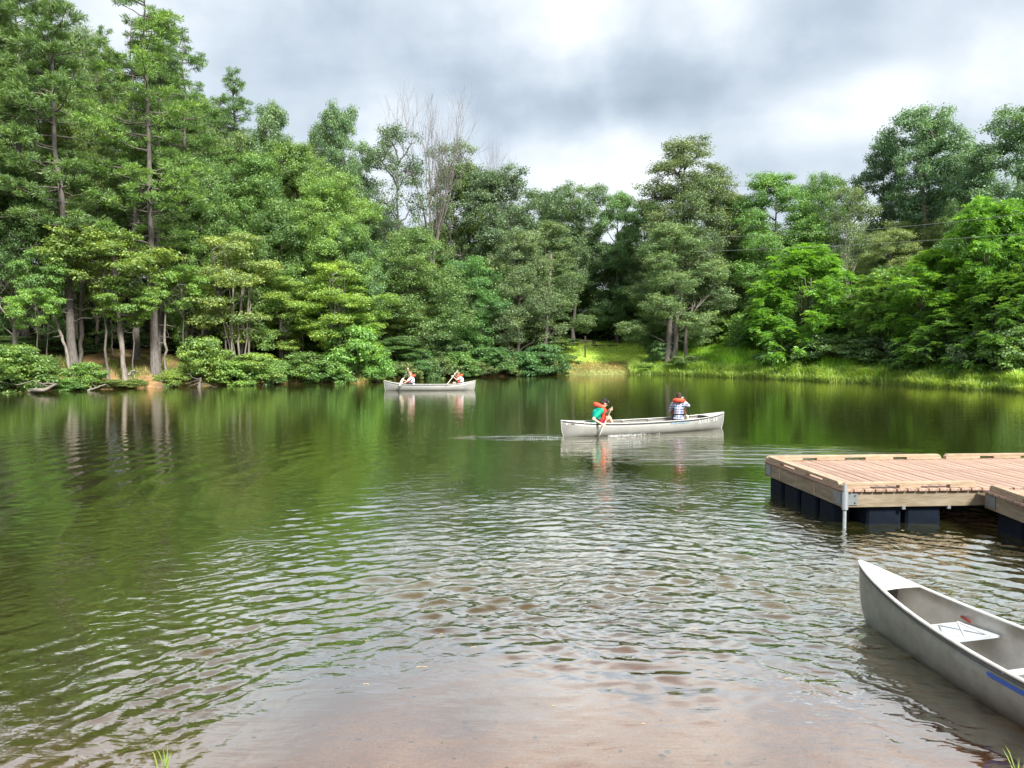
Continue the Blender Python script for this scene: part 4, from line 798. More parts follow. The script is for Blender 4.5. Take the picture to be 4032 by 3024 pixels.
def tuft(label, px, py, Y, n, h, seed):
    r = np.random.default_rng(seed); p = at_depth(px, py, Y); P = []; Q = []; k = 0
    for i in range(n):
        a = r.uniform(-1, 1); hh = h * r.uniform(.5, 1); b = np.array([r.normal() * .02, r.normal() * .02, -.08]); tip = np.array([a * hh * .7, r.normal() * .04, hh]); pts = [b + (tip - b) * t + np.array([0, 0, .06 * math.sin(3.1 * t)]) * abs(a) for t in (0, .35, .7, 1)]; w = .0035
        for j, q in enumerate(pts): ww = w * (1, 1, .7, .05)[j]; P += [q - [ww, 0, 0], q + [ww, .002, 0]]
        for j in range(3): Q.append([k + 2 * j, k + 2 * j + 1, k + 2 * j + 3, k + 2 * j + 2])
        k += 8
    o = obj('grass_tuft', mesh_np('grass_tuft', P, np.array(Q), [BLADE], {'tint': ('FACE', r.uniform(.8, 1.2, len(Q)))})); o.location = p; o.color = (.10, .19, .04, 1); tag(o, label, 'grass tuft', 'grass tufts on the near shore')
tuft('small grass tuft poking up at the bottom left', 650, 3040, 4.15, 8, .15, 1)
tuft('grass tuft in the bottom right corner beside the near boat', 4010, 3060, 3.4, 7, .16, 2)
r_ = np.random.default_rng(8)
# ------------------------------------------------------------------ wires, cross, fire place
def wire(label, pts):
    tb = Tubes(); q = np.array([list(p) for p in pts]); s = np.linspace(0, 1, len(q)); n = 24; qq = np.stack([np.polyval(np.polyfit(s, q[:, i], 2), np.linspace(0, 1, n)) for i in range(3)], 1)
    tb.add(qq, np.full(n, .011), 5); tag(obj('overhead_wire', tb.mesh('overhead_wire', simple('wire_metal', (.34, .36, .34), .6, 0))), label, 'wire', 'wires over the right bank')
wire('upper of the two thin wires crossing the right-hand trees', [at_depth(2745, 935, 62), at_depth(3400, 905, 50), at_depth(4350, 800, 34)])
wire('lower of the two thin wires crossing the right-hand trees', [at_depth(2735, 991, 61.5), at_depth(3400, 962, 49.5), at_depth(4350, 895, 33.5)])
p = at_depth(2304, 1404, 69.5); e = empty('wooden_cross', (p.x, 69.5, gz(p.x, 69.5))); tag(e, 'dark wooden cross standing on the lawn by the water', 'cross'); hz = at_depth(2298, 1324, 69.5).z - e.location.z
bm = bmesh.new(); box_bm(bm, (0, 0, hz / 2 - .1), (.13, .12, hz + .2), .01); bm_obj('upright', bm, STICK, e)
bm = bmesh.new(); box_bm(bm, (0, -.09, hz * .78), (1.25, .08, .12), .01); bm_obj('crossbar', bm, STICK, e)
p = at_depth(2338, 1372, 76); e = empty('campfire_wood', (p.x, 76, gz(p.x, 76))); tag(e, 'small pile of sticks for a campfire on the lawn behind the cross', 'stick pile')
for i in range(14):
    tb = Tubes(); a = r_.uniform(0, 6.28); l = r_.uniform(.5, 1.3)
    if i < 6: tb.add([[math.cos(a) * .45, math.sin(a) * .45, 0], [-math.cos(a) * .06, -math.sin(a) * .06, .55]], [.05, .035], 6)
    else: c = np.array([r_.uniform(-1.2, 1.4), r_.uniform(-.4, .4), .05]); tb.add([c, c + [math.cos(a) * l, math.sin(a) * l * .4, .03]], [.06, .04], 6)
    obj('stick', tb.mesh('stick', STICK if i % 3 else TWIG), e)

# ------------------------------------------------------------------ floating dock
DA = math.radians(4.0)
def board(parent, name, c, s, m, bev=.006, rz=0.0, rx=0.0):
    bm = bmesh.new(); box_bm(bm, (0, 0, 0), s, bev); o = bm_obj(name, bm, m, parent); o.location = c; o.rotation_euler = (rx, 0, rz); return o
def dock_section(label, origin, ang, width, depth, boards_along_y=True, front_curb=None, back_curb=None, left_curb=False, right_curb=False, floats=(), skip=0.0):
    e = empty('floating_dock', origin, ang); tag(e, label, 'dock', 'floating dock sections'); zt = .0; r = random.Random(int(width * 100))
    bw = .138; g = .017; n = int(round((width if boards_along_y else depth) / (bw + g)))
    shared = {}
    for i in range(n):
        c = (i + .5) * (bw + g); j = r.uniform(-.006, .006); key = round(j, 3)
        if boards_along_y: board(e, 'deck_board', (c, depth / 2 + j, -.019 + r.uniform(-.002, .002)), (bw, depth + .05, .038), DECK)
        else: board(e, 'deck_board', (width / 2 + j, c, -.019 + r.uniform(-.002, .002)), (width + .05, bw, .038), DECK)
    zb = -.152
    for nm, c, s in (('side_beam', (width / 2, .045, zb), (width - .02, .05, .215)), ('side_beam', (width / 2, depth - .045, zb), (width - .02, .05, .215)), ('end_beam', (.045, depth / 2, zb), (.05, depth - .15, .215)), ('end_beam', (width - .045, depth / 2, zb), (.05, depth - .15, .215)), ('joist', (width * .35, depth / 2, zb), (.05, depth - .15, .17)), ('joist', (width * .68, depth / 2, zb), (.05, depth - .15, .17))):
        board(e, nm, c, s, BEAM)
    def curb(p0, p1, blocks=3):
        p0 = Vector(p0); p1 = Vector(p1); d = (p1 - p0); L_ = d.length; a = math.atan2(d.y, d.x)
        bm = bmesh.new(); box_bm(bm, (0, 0, 0), (L_, .09, .040), .004)
        for v in bm.verts:
            if abs(v.co.x) > L_ / 2 - .02 and v.co.z > 0: v.co.x -= math.copysign(.04, v.co.x)
        o = bm_obj('curb_rail', bm, CURB, e); o.location = ((p0 + p1) / 2).x, ((p0 + p1) / 2).y, .066; o.rotation_euler = (0, 0, a)
        for i in range(blocks):
            t = i / (blocks - 1); bl = L_ * (.20 if i in (0, blocks - 1) else .16); q = p0 + d * (bl / 2 / L_ + t * (1 - bl / L_)); board(e, 'curb_block', (q.x, q.y, .0235), (bl, .088, .045), CURB, .004, a)
    if front_curb: curb((front_curb[0], .06, 0), (front_curb[1], .06, 0), 3)
    if back_curb: curb((back_curb[0], depth - .06, 0), (back_curb[1], depth - .06, 0), 4)
    if left_curb: curb((.06, .12, 0), (.06, depth - .12, 0), 3)
    if right_curb: curb((width - .06, .12, 0), (width - .06, depth - .12, 0), 3)
    for (x0, x1, y0, y1) in floats:
        bm = bmesh.new(); box_bm(bm, (0, 0, 0), (x1 - x0, y1 - y0, .42), .03)
        o = bm_obj('float_tank', bm, FLOAT, e); o.location = ((x0 + x1) / 2, (y0 + y1) / 2, -.262 - .21)
    return e
DZ = .52
d1 = dock_section('main wooden float with reddish deck boards and a steel pile at its front corner', (4.57, 10.22, DZ), DA, 3.19, 2.66, front_curb=(.02, 1.96), back_curb=(.02, 3.15), left_curb=True,
                  floats=[(.07, .30, .32, .80), (.07, .30, .88, 1.40), (.07, .30, 1.48, 2.0), (.07, .30, 2.08, 2.56), (.42, .92, .09, 1.2), (.99, 1.50, .09, 1.2), (.6, 3.1, 1.35, 2.5)])  # rear tank enlarged to block bright water, keeping the gap between floats dark
d2 = dock_section('second wooden float continuing the deck to the right edge', (4.57 + 3.22 * math.cos(DA), 10.22 + 3.22 * math.sin(DA), DZ), DA, 3.19, 2.66, back_curb=(.02, 3.15), floats=[(.05, 1.4, .9, 2.5), (1.6, 2.8, .9, 2.5)])
ga = math.radians(-6); gx, gy = 4.57 + 2.0 * math.cos(DA) + .02, 10.22 + 2.0 * math.sin(DA) - .02
gl = 4.2; ox = gx + math.sin(ga) * gl; oy = gy - math.cos(ga) * gl
d3 = dock_section('walkway float with crosswise boards running from the main float towards the shore', (ox, oy, DZ - .01), ga, 1.25, gl - .03, boards_along_y=False, left_curb=True, right_curb=True, floats=[(.08, .34, gl - .85, gl - .25), (.08, .34, gl - 1.75, gl - 1.05), (.6, 1.15, gl - 2.5, gl - .3), (.08, .34, gl - 2.7, gl - 1.9)])
tb = Tubes(); tb.add([(0, 0, -1.6), (0, 0, .60)], .024, 12); pile = obj('pile', tb.mesh('pile', GALV)); pile.location = (4.57 + .02, 10.22 - .045, 0); pile.parent = d1; pile.matrix_parent_inverse = Matrix.Rotation(-DA, 4, 'Z') @ Matrix.Translation((-4.57, -10.22, -DZ))
tb = Tubes(); tb.add([(0, 0, -.27), (0, 0, -.03)], .040, 12); slv = obj('pile_sleeve', tb.mesh('pile_sleeve', GALV), d1); slv.location = (.02, -.045, 0)
for c, s in (((.13, .012, -.14), (.20, .008, .17)), ((.014, .14, -.14), (.008, .24, .17)), ((.014, 2.52, -.14), (.008, .22, .17))):
    board(d1, 'corner_plate', c, s, GALV, .002)
for c in ((.19, .005, -.09), (.19, .005, -.19)):
    bm = bmesh.new(); bmesh.ops.create_cone(bm, cap_ends=True, segments=8, radius1=.012, radius2=.012, depth=.014); o = bm_obj('bolt', bm, RUB, d1); o.location = c; o.rotation_euler = (math.pi / 2, 0, 0)
board(d3, 'corner_plate', (.012, gl - .2, -.14), (.01, .24, .17), GALV, .002)
for i in range(2): board(d1, 'hanger_strap', (.9 + i * .66, .02, -.27), (.05, .03, .05), GALV, .003)
for yy in (.84, 1.44, 2.04): board(d1, 'rub_strip', (.016, yy, -.14), (.010, .025, .17), CURB, .001)

# ------------------------------------------------------------------ canoes
def canoe(label, L_, B, m_hull, loc, rz, pitch=0.0, end_h=.50, mid_h=.32, draft=.09, bluff=2.4, seats=(-.52, .50), thwarts=(0.02,), deck=.62, inner=None, stripes=False, seat_w=.24):
    e = empty('canoe', loc, rz); e.rotation_euler = (0, -pitch, rz); tag(e, label, 'canoe', 'aluminium canoes')
    ns, nc = 61, 25; T_ = np.linspace(-1, 1, ns)
    def half(t): return B / 2 * np.clip(1 - np.abs(t) ** bluff, 0, 1) ** .80
    def sheer(t): return mid_h + (end_h - mid_h) * np.abs(t) ** 3.2
    def keel(t): return -draft + .05 * np.abs(t) ** 4
    def xs(t, w):  # stem profile, w 0 keel .. 1 gunwale
        a = abs(t); s = max(0, (a - .90) / .10); f = math.sqrt(max(0, 1 - (1 - w) ** 2.2)); return math.copysign(L_ / 2 * (a - s * .055 * (1 - f) ** 1.0), t)
    def shell(off):
        V = []
        for t in T_:
            b = max(half(t) - off, .004); zs, zk = sheer(t), keel(t) + off
            full = 1 - .45 * abs(t) ** 2
            for j in range(nc):
                ph = -math.pi / 2 + math.pi * j / (nc - 1); s_ = math.sin(ph); c_ = math.cos(ph)
                w = 1 - c_ ** (.62 + .5 * (1 - full)); yy = math.copysign(abs(s_) ** (.62 + .55 * (1 - full)) * b * (1 - .04 * max(0, w - .8) * 5 * full), s_)
                V.append((xs(t, w) * (1 - off / L_ * 2), yy, zk + (zs - zk) * w))
        return V
    V1 = shell(0); V2 = shell(.012); n = ns * nc; Q = []
    for i in range(ns - 1):
        for j in range(nc - 1):
            a = i * nc + j; Q.append((a, a + 1, a + nc + 1, a + nc)); Q.append((n + a, n + a + nc, n + a + nc + 1, n + a + 1))
    for i in range(ns - 1):
        for j in (0, nc - 1):
            a = i * nc + j; Q.append((a, a + nc, n + a + nc, n + a))
    mi_ = np.zeros(len(Q)); mi_[1:(ns - 1) * (nc - 1) * 2:2] = 1; obj('hull', mesh_np('hull', V1 + V2, np.array(Q), [m_hull, ALUI], smooth=True, mi=mi_), e)
    for sgn in (-1, 1):
        tb = Tubes(); pts = [(xs(t, 1), sgn * (half(t) * .965 + .004), sheer(t) + .006) for t in np.linspace(-1, 1, 71)]; tb.add(pts, .017, 8, ell=(1.15, .75)); obj('gunwale', tb.mesh('gunwale', RIM), e)
        tb = Tubes(); pts = [(xs(t, 1), sgn * (half(t) + .006), sheer(t) - .022) for t in np.linspace(-.985, .985, 61)]; tb.add(pts, .008, 6); obj('rub_rail', tb.mesh('rub_rail', RUB), e)
        # end deck plate, slightly crowned
        ts = np.linspace(1, 1 - deck * 2 / L_, 14) * sgn; Vd = []; 
        for t in ts:
            for q in np.linspace(-1, 1, 7): Vd.append((xs(t, 1) * 1.0, q * half(t) * .96, sheer(t) + .012 + .008 * (1 - q * q) * min(1, half(t) / .1)))
        k = len(Vd); Vd += [(x, y, z - .012) for x, y, z in Vd]; Qd = [(i * 7 + j, i * 7 + j + 1, i * 7 + j + 8, i * 7 + j + 7) for i in range(13) for j in range(6)]; Qd += [(k + a, k + d, k + c, k + b) for a, b, c, d in Qd]; Qd += [(91 + j, 91 + j + 1, k + 92 + j, k + 91 + j) for j in range(6)]
        obj('end_deck', mesh_np('end_deck', Vd, np.array(Qd), [RIM], smooth=False), e)
        # float tank bulkhead under the deck
        t = (1 - (deck - .18) * 2 / L_) * sgn; bm = bmesh.new(); vv = [bm.verts.new((xs(t, 1), q * half(t) * .9, sheer(t) - .01)) for q in (-1, 1)] + [bm.verts.new((xs(t, 1), half(t) * .5, keel(t) + .06)), bm.verts.new((xs(t, 1), -half(t) * .5, keel(t) + .06))]; bm.faces.new(vv); bmesh.ops.solidify(bm, geom=bm.faces[:], thickness=.004); bm_obj('bulkhead', bm, m_hull, e)
        tb = Tubes(); pts = [(xs(1, w) * sgn * 1.001, 0, keel(1) + (sheer(1) - keel(1)) * w) for w in np.linspace(0, 1, 12)]; tb.add(pts, .008, 6); obj('stem_band', tb.mesh('stem_band', RIM), e)
    for st in seats:
        x = st * L_ / 2; zz = mid_h - .09; hw = half(st) * .93
        sg_ = 1 if st > 0 else -1; ho = half(st + sg_ * seat_w / L_) * .84; hw = ho; bm = bmesh.new(); box_bm(bm, (x, 0, zz), (seat_w, 2, .018), 0)
        hi = half(st - sg_ * seat_w / L_) * .88
        for v in bm.verts: v.co.y *= ho if (v.co.x - x) * sg_ > 0 else hi
        seat = bm_obj('seat', bm, SEATM, e)
        for (x0, y0, x1, y1) in ((-.5, -.9, .5, -.9), (-.5, .9, .5, .9), (-.46, -.9, -.46, .9), (.46, -.9, .46, .9), (-.4, -.8, .4, 0), (.4, -.8, -.4, 0), (-.4, .8, .4, 0), (.4, .8, -.4, 0)):
            tb = Tubes(); tb.add([(x + x0 * seat_w, y0 * hw, zz + .013), (x + x1 * seat_w, y1 * hw, zz + .013)], .007, 6, ell=(1, .6)); obj('seat_rib', tb.mesh('seat_rib', RIM), seat)
    for tt in thwarts:
        x = tt * L_ / 2; bm = bmesh.new(); box_bm(bm, (x, 0, mid_h - .015), (.055, half(tt) * 1.93, .022), .005); bm_obj('thwart', bm, RIM, e)
    for i in range(5):
        t = -.44 + i * .22; pts = []; b = half(t) - .016; zs, zk = sheer(t), keel(t) + .016
        for j in range(3, nc - 3):
            ph = -math.pi / 2 + math.pi * j / (nc - 1); full = 1 - .45 * t * t; w = 1 - math.cos(ph) ** (.62 + .5 * (1 - full)); pts.append((xs(t, w), math.copysign(abs(math.sin(ph)) ** (.62 + .55 * (1 - full)) * b, math.sin(ph)), zk + (zs - zk) * w))
        tb = Tubes(); tb.add(pts, .008, 5); obj('rib', tb.mesh('rib', m_hull), e)
    def side_pt(t, w, sgn, off=.004):
        full = 1 - .45 * t * t; ph = math.acos(max(0, 1 - w) ** (1 / (.62 + .5 * (1 - full)))); yy = math.sin(ph) ** (.62 + .55 * (1 - full)) * half(t); return Vector((xs(t, w), sgn * (yy + off), keel(t) + (sheer(t) - keel(t)) * w))
    return e, dict(half=half, sheer=sheer, keel=keel, side=side_pt, L=L_)
def strip(name, e, c, t0, t1, w0, w1, sgn, m):
    V = []; n = 14
    for i in range(n):
        t = t0 + (t1 - t0) * i / (n - 1)
        V += [c['side'](t, w0, sgn, .005), c['side'](t, w1, sgn, .005)]
    Q = np.array([(2 * i, 2 * i + 1, 2 * i + 3, 2 * i + 2) for i in range(n - 1)]); return obj(name, mesh_np(name, [tuple(v) for v in V], Q, [m]), e)
# near boat: bow at the left, stern out of the frame towards the camera
bowp = Vector((3.20, 6.76, 0)); th = math.radians(14.5); ax = Vector((math.sin(th), -math.cos(th), 0)); L3 = 5.2
ctr = bowp + ax * (L3 / 2); rz3 = math.atan2(ax.y, ax.x)
c3, g3 = canoe('large grey aluminium canoe with a blue side stripe floating empty in the bottom right corner', L3, .92, ALU, (ctr.x, ctr.y, 0.0), rz3, end_h=.52, mid_h=.34, seats=(-.60, -.16, .45), thwarts=(-.28, .16), deck=.52, seat_w=.31, bluff=1.85)
for w0, w1, nm in ((.825, .875, 'blue_stripe'), (.80, .812, 'thin_blue_stripe')):
    strip(nm, c3, g3, -.33, .6, w0, w1, -1, BLUE)
bm = bmesh.new(); box_bm(bm, (0, 0, 0), (.20, .004, .022)); o = bm_obj('red_mark', bm, REDP, c3); q = g3['side'](-.66, .80, 1, -.02); o.location = q
o.rotation_euler = (0, .05, -.17)
bm = bmesh.new(); box_bm(bm, (0, 0, 0), (.18, .004, .010)); o = bm_obj('black_mark', bm, BLACK, c3); q = g3['side'](-.65, .66, 1, -.03); o.location = q; o.rotation_euler = (0, .05, -.17)

def canoe_between(label, pl, pr, **k):
    a, b = on_plane(*pl), on_plane(*pr); L_ = (b - a).length; c = (a + b) / 2; return canoe(label, L_, k.pop('B'), k.pop('m'), (c.x, c.y, 0), math.atan2(b.y - a.y, b.x - a.x), **k), L_
a0 = at_depth(2210, 1660, 20.5); b0 = at_depth(2850, 1624, 22.85); L1 = (Vector((b0.x, b0.y)) - Vector((a0.x, a0.y))).length; rz1 = math.atan2(b0.y - a0.y, b0.x - a0.x)
c1, g1 = canoe('nearer silver canoe with two paddlers and worn white lettering at its bow', L1, .95, ALUW, ((a0.x + b0.x) / 2, (a0.y + b0.y) / 2, 0.0), rz1, pitch=.004, end_h=.46, mid_h=.33, draft=.10, seats=(-.60, .44), thwarts=(-.2, .12), deck=.75, bluff=3.0)
a0 = at_depth(1512, 1515, 42.2); b0 = at_depth(1872, 1515, 42.6); L2 = b0.x - a0.x; rz2 = math.atan2(b0.y - a0.y, L2)
c2, g2 = canoe('far white-looking canoe with two paddlers in front of the dark cove', L2, .92, ALUW, ((a0.x + b0.x) / 2, (a0.y + b0.y) / 2, 0.0), rz2, end_h=.55, mid_h=.31, draft=.10, seats=(-.52, .50), thwarts=(0,), deck=.6, bluff=2.3)
# worn stencilled registration near the bow of the nearer boat
def lettering(e, g, text, t0, t1, w, size, sgn, m):
    n = len(text)
    for i, ch in enumerate(text):
        if ch == ' ': continue
        cu = bpy.data.curves.new('letter', 'FONT'); cu.body = ch; cu.size = size; cu.align_x = 'CENTER'; cu.align_y = 'CENTER'; cu.extrude = .001
        tmp = bpy.data.objects.new('tmp', cu); me = bpy.data.meshes.new_from_object(tmp); bpy.data.objects.remove(tmp); me.materials.clear(); me.materials.append(m)
        t = t0 + (t1 - t0) * i / (n - 1); p = g['side'](t, w, sgn, .008); dx = g['side'](t + .01, w, sgn, .008) - g['side'](t - .01, w, sgn, .008); dz = g['side'](t, w + .05, sgn, .008) - g['side'](t, w - .05, sgn, .008)
        X = dx.normalized(); Zn = X.cross(dz).normalized(); Yy = Zn.cross(X); o = obj('letter', me, e); o.matrix_local = Matrix.Translation(p) @ Matrix((X, Yy, Zn)).transposed().to_4x4()
lettering(c1, g1, 'A1K5 56', .56, .83, .78, .17, -1, WHITE)
strip('blue_scuff', c1, g1, .18, .42, .82, .90, -1, simple('faded_blue_scuff', (.30, .44, .55), .5, 0, var=.2, scale=9))
bm = bmesh.new(); bmesh.ops.create_cone(bm, cap_ends=True, segments=12, radius1=.022, radius2=.022, depth=.006); o = bm_obj('round_badge', bm, WHITE, c1); o.location = g1['side'](-.955, .86, -1, .004); o.rotation_euler = (math.pi / 2, 0, 0)
strip('dark_scrape', c1, g1, -.92, -.885, .85, .90, -1, RUB)

# ------------------------------------------------------------------ people
def bake(o, name, m, parent, smooth=True):
    dg = bpy.context.evaluated_depsgraph_get(); me = bpy.data.meshes.new_from_object(o.evaluated_get(dg)); bpy.data.objects.remove(o)
    me.materials.clear(); me.materials.append(m); me.polygons.foreach_set('use_smooth', [True] * len(me.polygons)); return obj(name, me, parent)
def blob(name, parts, m, parent, voxel=.012, sm_it=3):
    """parts: ('c', p0, r0, p1, r1) tapered capsules and ('e', centre, (rx,ry,rz), rotation) ellipsoids, fused into one skin"""
    bm = bmesh.new()
    for q in parts:
        if q[0] == 'c':
            p0, r0, p1, r1 = Vector(q[1]), q[2], Vector(q[3]), q[4]; d = p1 - p0
            if d.length < 1e-4: continue
            M_ = Matrix.Translation((p0 + p1) / 2) @ d.to_track_quat('Z', 'Y').to_matrix().to_4x4(); fl = q[5] if len(q) > 5 else None
            bmesh.ops.create_cone(bm, cap_ends=True, segments=14, radius1=r0, radius2=r1, depth=d.length, matrix=M_)
            for p, r_0 in ((p0, r0), (p1, r1)): bmesh.ops.create_icosphere(bm, subdivisions=2, radius=r_0, matrix=Matrix.Translation(p))
        else:
            c, rad = Vector(q[1]), q[2]; R_ = q[3] if len(q) > 3 else Matrix.Identity(3)
            bmesh.ops.create_icosphere(bm, subdivisions=3, radius=1, matrix=Matrix.Translation(c) @ R_.to_4x4() @ Matrix.Diagonal((*rad, 1)))
    me = bpy.data.meshes.new(name); bm.to_mesh(me); bm.free(); o = bpy.data.objects.new(name, me); COL.objects.link(o)
    md = o.modifiers.new('r', 'REMESH'); md.mode = 'VOXEL'; md.voxel_size = voxel
    if sm_it: s = o.modifiers.new('s', 'SMOOTH'); s.iterations = sm_it; s.factor = .5
    return bake(o, name, m, parent)
def hand(elb, wrist, grip_dir, side):
    """palm and five fingers curled round a shaft running along grip_dir"""
    w = Vector(wrist); f = (w - Vector(elb)).normalized(); g = Vector(grip_dir).normalized(); g = (g - f * g.dot(f)).normalized(); n = f.cross(g).normalized() * side; out = [('e', w + f * .045, (.045, .020, .042), Matrix((f, n, g)).transposed())]
    for k, (o_, ln) in enumerate(((.033, .034), (.011, .038), (-.011, .036), (-.033, .029))):
        b = w + f * .082 + g * o_; k1 = b + f * ln * .6 + n * ln * .4; k2 = k1 + n * ln * .9 - f * .004; k3 = k2 - f * ln * .7 + n * .004
        out += [('c', b - f * .015, .0095, k1, .009), ('c', k1, .009, k2, .0085), ('c', k2, .0085, k3, .008)]
    tb_ = w + f * .025 + g * .035; t1 = tb_ + f * .03 + g * .018 + n * .016; t2 = t1 + f * .022 + n * .026 - g * .008; out += [('c', tb_, .013, t1, .011), ('c', t1, .011, t2, .009)]
    return out
def paddle(label, top, tip, parent_z=0.0, blade_up=False, flip=.0):
    top, tip = Vector(top), Vector(tip); d = tip - top; L_ = d.length; e = empty('paddle', top); tag(e, label, 'paddle', 'paddles')
    e.rotation_mode = 'QUATERNION'; e.rotation_quaternion = d.to_track_quat('-Z', 'Y') @ Matrix.Rotation(flip, 3, 'Z').to_quaternion()
    tb = Tubes(); tb.add([(0, 0, -.02), (0, 0, -L_ + .45)], .016, 10); obj('shaft', tb.mesh('shaft', WOODP), e)
    bm = bmesh.new(); box_bm(bm, (0, 0, 0), (.11, .03, .035), .012); bm_obj('grip', bm, WOODP, e)
    ws = [(0, .018, .016), (.06, .05, .012), (.15, .085, .009), (.35, .10, .008), (.46, .095, .007), (.51, .06, .006), (.52, .02, .005)]; V = []; Q = []
    for z, w, t in ws: V += [(-w, -t * .4, -L_ + .52 - z), (0, -t, -L_ + .52 - z), (w, -t * .4, -L_ + .52 - z), (w, t * .4, -L_ + .52 - z), (0, t, -L_ + .52 - z), (-w, t * .4, -L_ + .52 - z)]
    for i in range(len(ws) - 1):
        for j in range(6): a = i * 6; Q.append((a + j, a + (j + 1) % 6, a + 6 + (j + 1) % 6, a + 6 + j))
    Q += [(0, 5, 4, 1), (1, 4, 3, 2)]; a = (len(ws) - 1) * 6; Q += [(a, a + 1, a + 4, a + 5), (a + 1, a + 2, a + 3, a + 4)]; obj('blade', mesh_np('blade', V, np.array(Q), [WOODP], smooth=True), e); return e
def person(label, hip, yaw, J, shirt, shorts, hair, sleeve=.6, cap=False, headlook=(1, 0, -.35), belt=True, s=1.0, vest_back=True, group='people in the canoes'):
    """J: joints in the local frame, x forward, y to the left, z up, from the hip centre"""
    e = empty('person', hip, yaw); tag(e, label, 'person', group); e.scale = (s, s, s)
    V = {k: Vector(v) for k, v in J.items()}; pel = Vector((0, 0, 0)); ch = V['chest']; nk = V['neck']; hd = V['head']; sl, sr = V['shl'], V['shr']; hl, hr_ = pel + Vector((0.02, .09, -.0)), pel + Vector((.02, -.09, -.0))
    lk = Vector(headlook).normalized(); lf = Vector((0, 0, 1)).cross(lk).normalized(); upv = lk.cross(lf); HR = Matrix((lk, lf, upv)).transposed(); sd = (sl - sr).normalized(); mid = (pel + ch) / 2; fw = sd.cross((nk - pel).normalized()).normalized(); TR = Matrix((fw, sd, fw.cross(sd))).transposed()
    body = [('c', pel, .12, mid, .115), ('c', mid, .115, ch, .12), ('e', (ch + nk) / 2, (.10, .17, .12), TR), ('c', ch, .10, nk, .06), ('c', nk - (hd - nk) * .2, .055, hd, .05), ('e', pel, (.12, .16, .10), TR)]
    body += [('e', hd + upv * .02, (.098, .076, .10), HR), ('e', hd + lk * .035 - upv * .06, (.058, .052, .055), HR), ('c', hd + lk * .085 + upv * .015, .010, hd + lk * .108 - upv * .022, .016), ('e', hd + lf * .078 - upv * .01, (.018, .010, .030), HR), ('e', hd - lf * .078 - upv * .01, (.018, .010, .030), HR),
             ('e', hd + lk * .088 - upv * .062, (.014, .026, .010), HR)]
    for s_, sh, el, ha, gd in ((1, sl, V['ell'], V['hal'], V['gdl']), (-1, sr, V['elr'], V['har'], V['gdr'])):
        body += [('c', sh, .056, el, .042), ('c', el, .042, ha, .027)] + hand(el, ha, gd, s_)
    for s_, h_, kn, an in ((1, hl, V['knl'], V['anl']), (-1, hr_, V['knr'], V['anr'])):
        ft = Vector((an.x + .13, an.y, an.z - .04)); body += [('c', h_, .088, kn, .060), ('c', kn, .058, an, .036), ('c', an, .036, ft, .028)]
    blob('body', body, SKIN, e, .0085, 3)
    sh_ = [('c', pel, .135, mid, .132), ('c', mid, .132, ch, .137), ('e', (ch + nk) / 2, (.118, .187, .125), TR), ('e', pel + Vector((0, 0, .01)), (.137, .175, .105), TR)]
    for sh, el in ((sl, V['ell']), (sr, V['elr'])): sh_ += [('c', sh, .074, sh + (el - sh) * sleeve, .066)]
    blob('shirt', sh_, shirt, e, .012, 3)
    blob('shorts', [('e', pel - Vector((0, 0, .035)), (.142, .18, .095), TR), ('c', hl, .104, hl + (V['knl'] - hl) * .62, .088), ('c', hr_, .104, hr_ + (V['knr'] - hr_) * .62, .088)], shorts, e, .013, 2)
    for s_, an in ((1, V['anl']), (-1, V['anr'])): blob('shoe', [('c', an + Vector((-.02, 0, -.045)), .042, an + Vector((.15, 0, -.06)), .035)], DARKC, e, .010, 2)
    # horseshoe life vest: collar behind the neck, two panels down the front
    def vest_path(sg):
        o = Vector; return [pel + fw * .155 + sd * .085 * sg + TR @ o((0, 0, .10)), mid + fw * .175 + sd * .095 * sg, ch + fw * .185 + sd * .10 * sg, nk + fw * .10 + sd * .135 * sg + TR @ o((0, 0, -.03)), nk - fw * .055 + sd * .13 * sg + TR @ o((0, 0, .04)), nk - fw * .155 + sd * .05 * sg + TR @ o((0, 0, .045))]
    pts = vest_path(1) + vest_path(-1)[::-1]; rad = [.075, .085, .085, .065, .075, .085, .085, .075, .065, .085, .085, .075]
    blob('life_vest', [('c', pts[i], rad[i] * .82, pts[i + 1], rad[i + 1] * .82) for i in range(len(pts) - 1)], ORANGE, e, .011, 4)
    if belt:
        tb = Tubes(); c = pel + (ch - pel) * .42; th_ = np.linspace(0, 2 * math.pi, 25); ring = [c + fw * (math.cos(a) * .165 + .03) + sd * math.sin(a) * .178 for a in th_]; tb.add([list(p) for p in ring], .014, 6, ell=(.45, 1.3), cap=False); obj('belt', tb.mesh('belt', BLACK), e)
    # hair as a shell over the back and top of the skull
    blob('hair', [('e', hd - lk * .012 + upv * .045, (.104, .088, .088), HR), ('e', hd - lk * .045 + upv * .0, (.070, .084, .085), HR)], hair, e, .010, 2)
    for s_ in (1, -1): bm = bmesh.new(); bmesh.ops.create_icosphere(bm, subdivisions=1, radius=.011, matrix=Matrix.Translation(hd + lk * .090 + lf * .030 * s_ + upv * .004)); bm_obj('eye', bm, BLACK, e, True)
    if cap:
        blob('cap', [('e', hd + upv * .062, (.112, .096, .082), HR), ('e', hd + lk * .135 + upv * .050, (.075, .070, .012), HR)], BLACK, e, .008, 1)
        bm = bmesh.new(); bmesh.ops.create_icosphere(bm, subdivisions=2, radius=1, matrix=Matrix.Translation(hd + lk * .095 + upv * .085) @ HR.to_4x4() @ Matrix.Diagonal((.022, .026, .026, 1))); bm_obj('cap_badge', bm, WHITE, e, True)
    return e
def loc_of(e_yaw, hip, s, world):  # world point into a person's frame
    return Matrix.Rotation(-e_yaw, 3, 'Z') @ (Vector(world) - Vector(hip)) / s
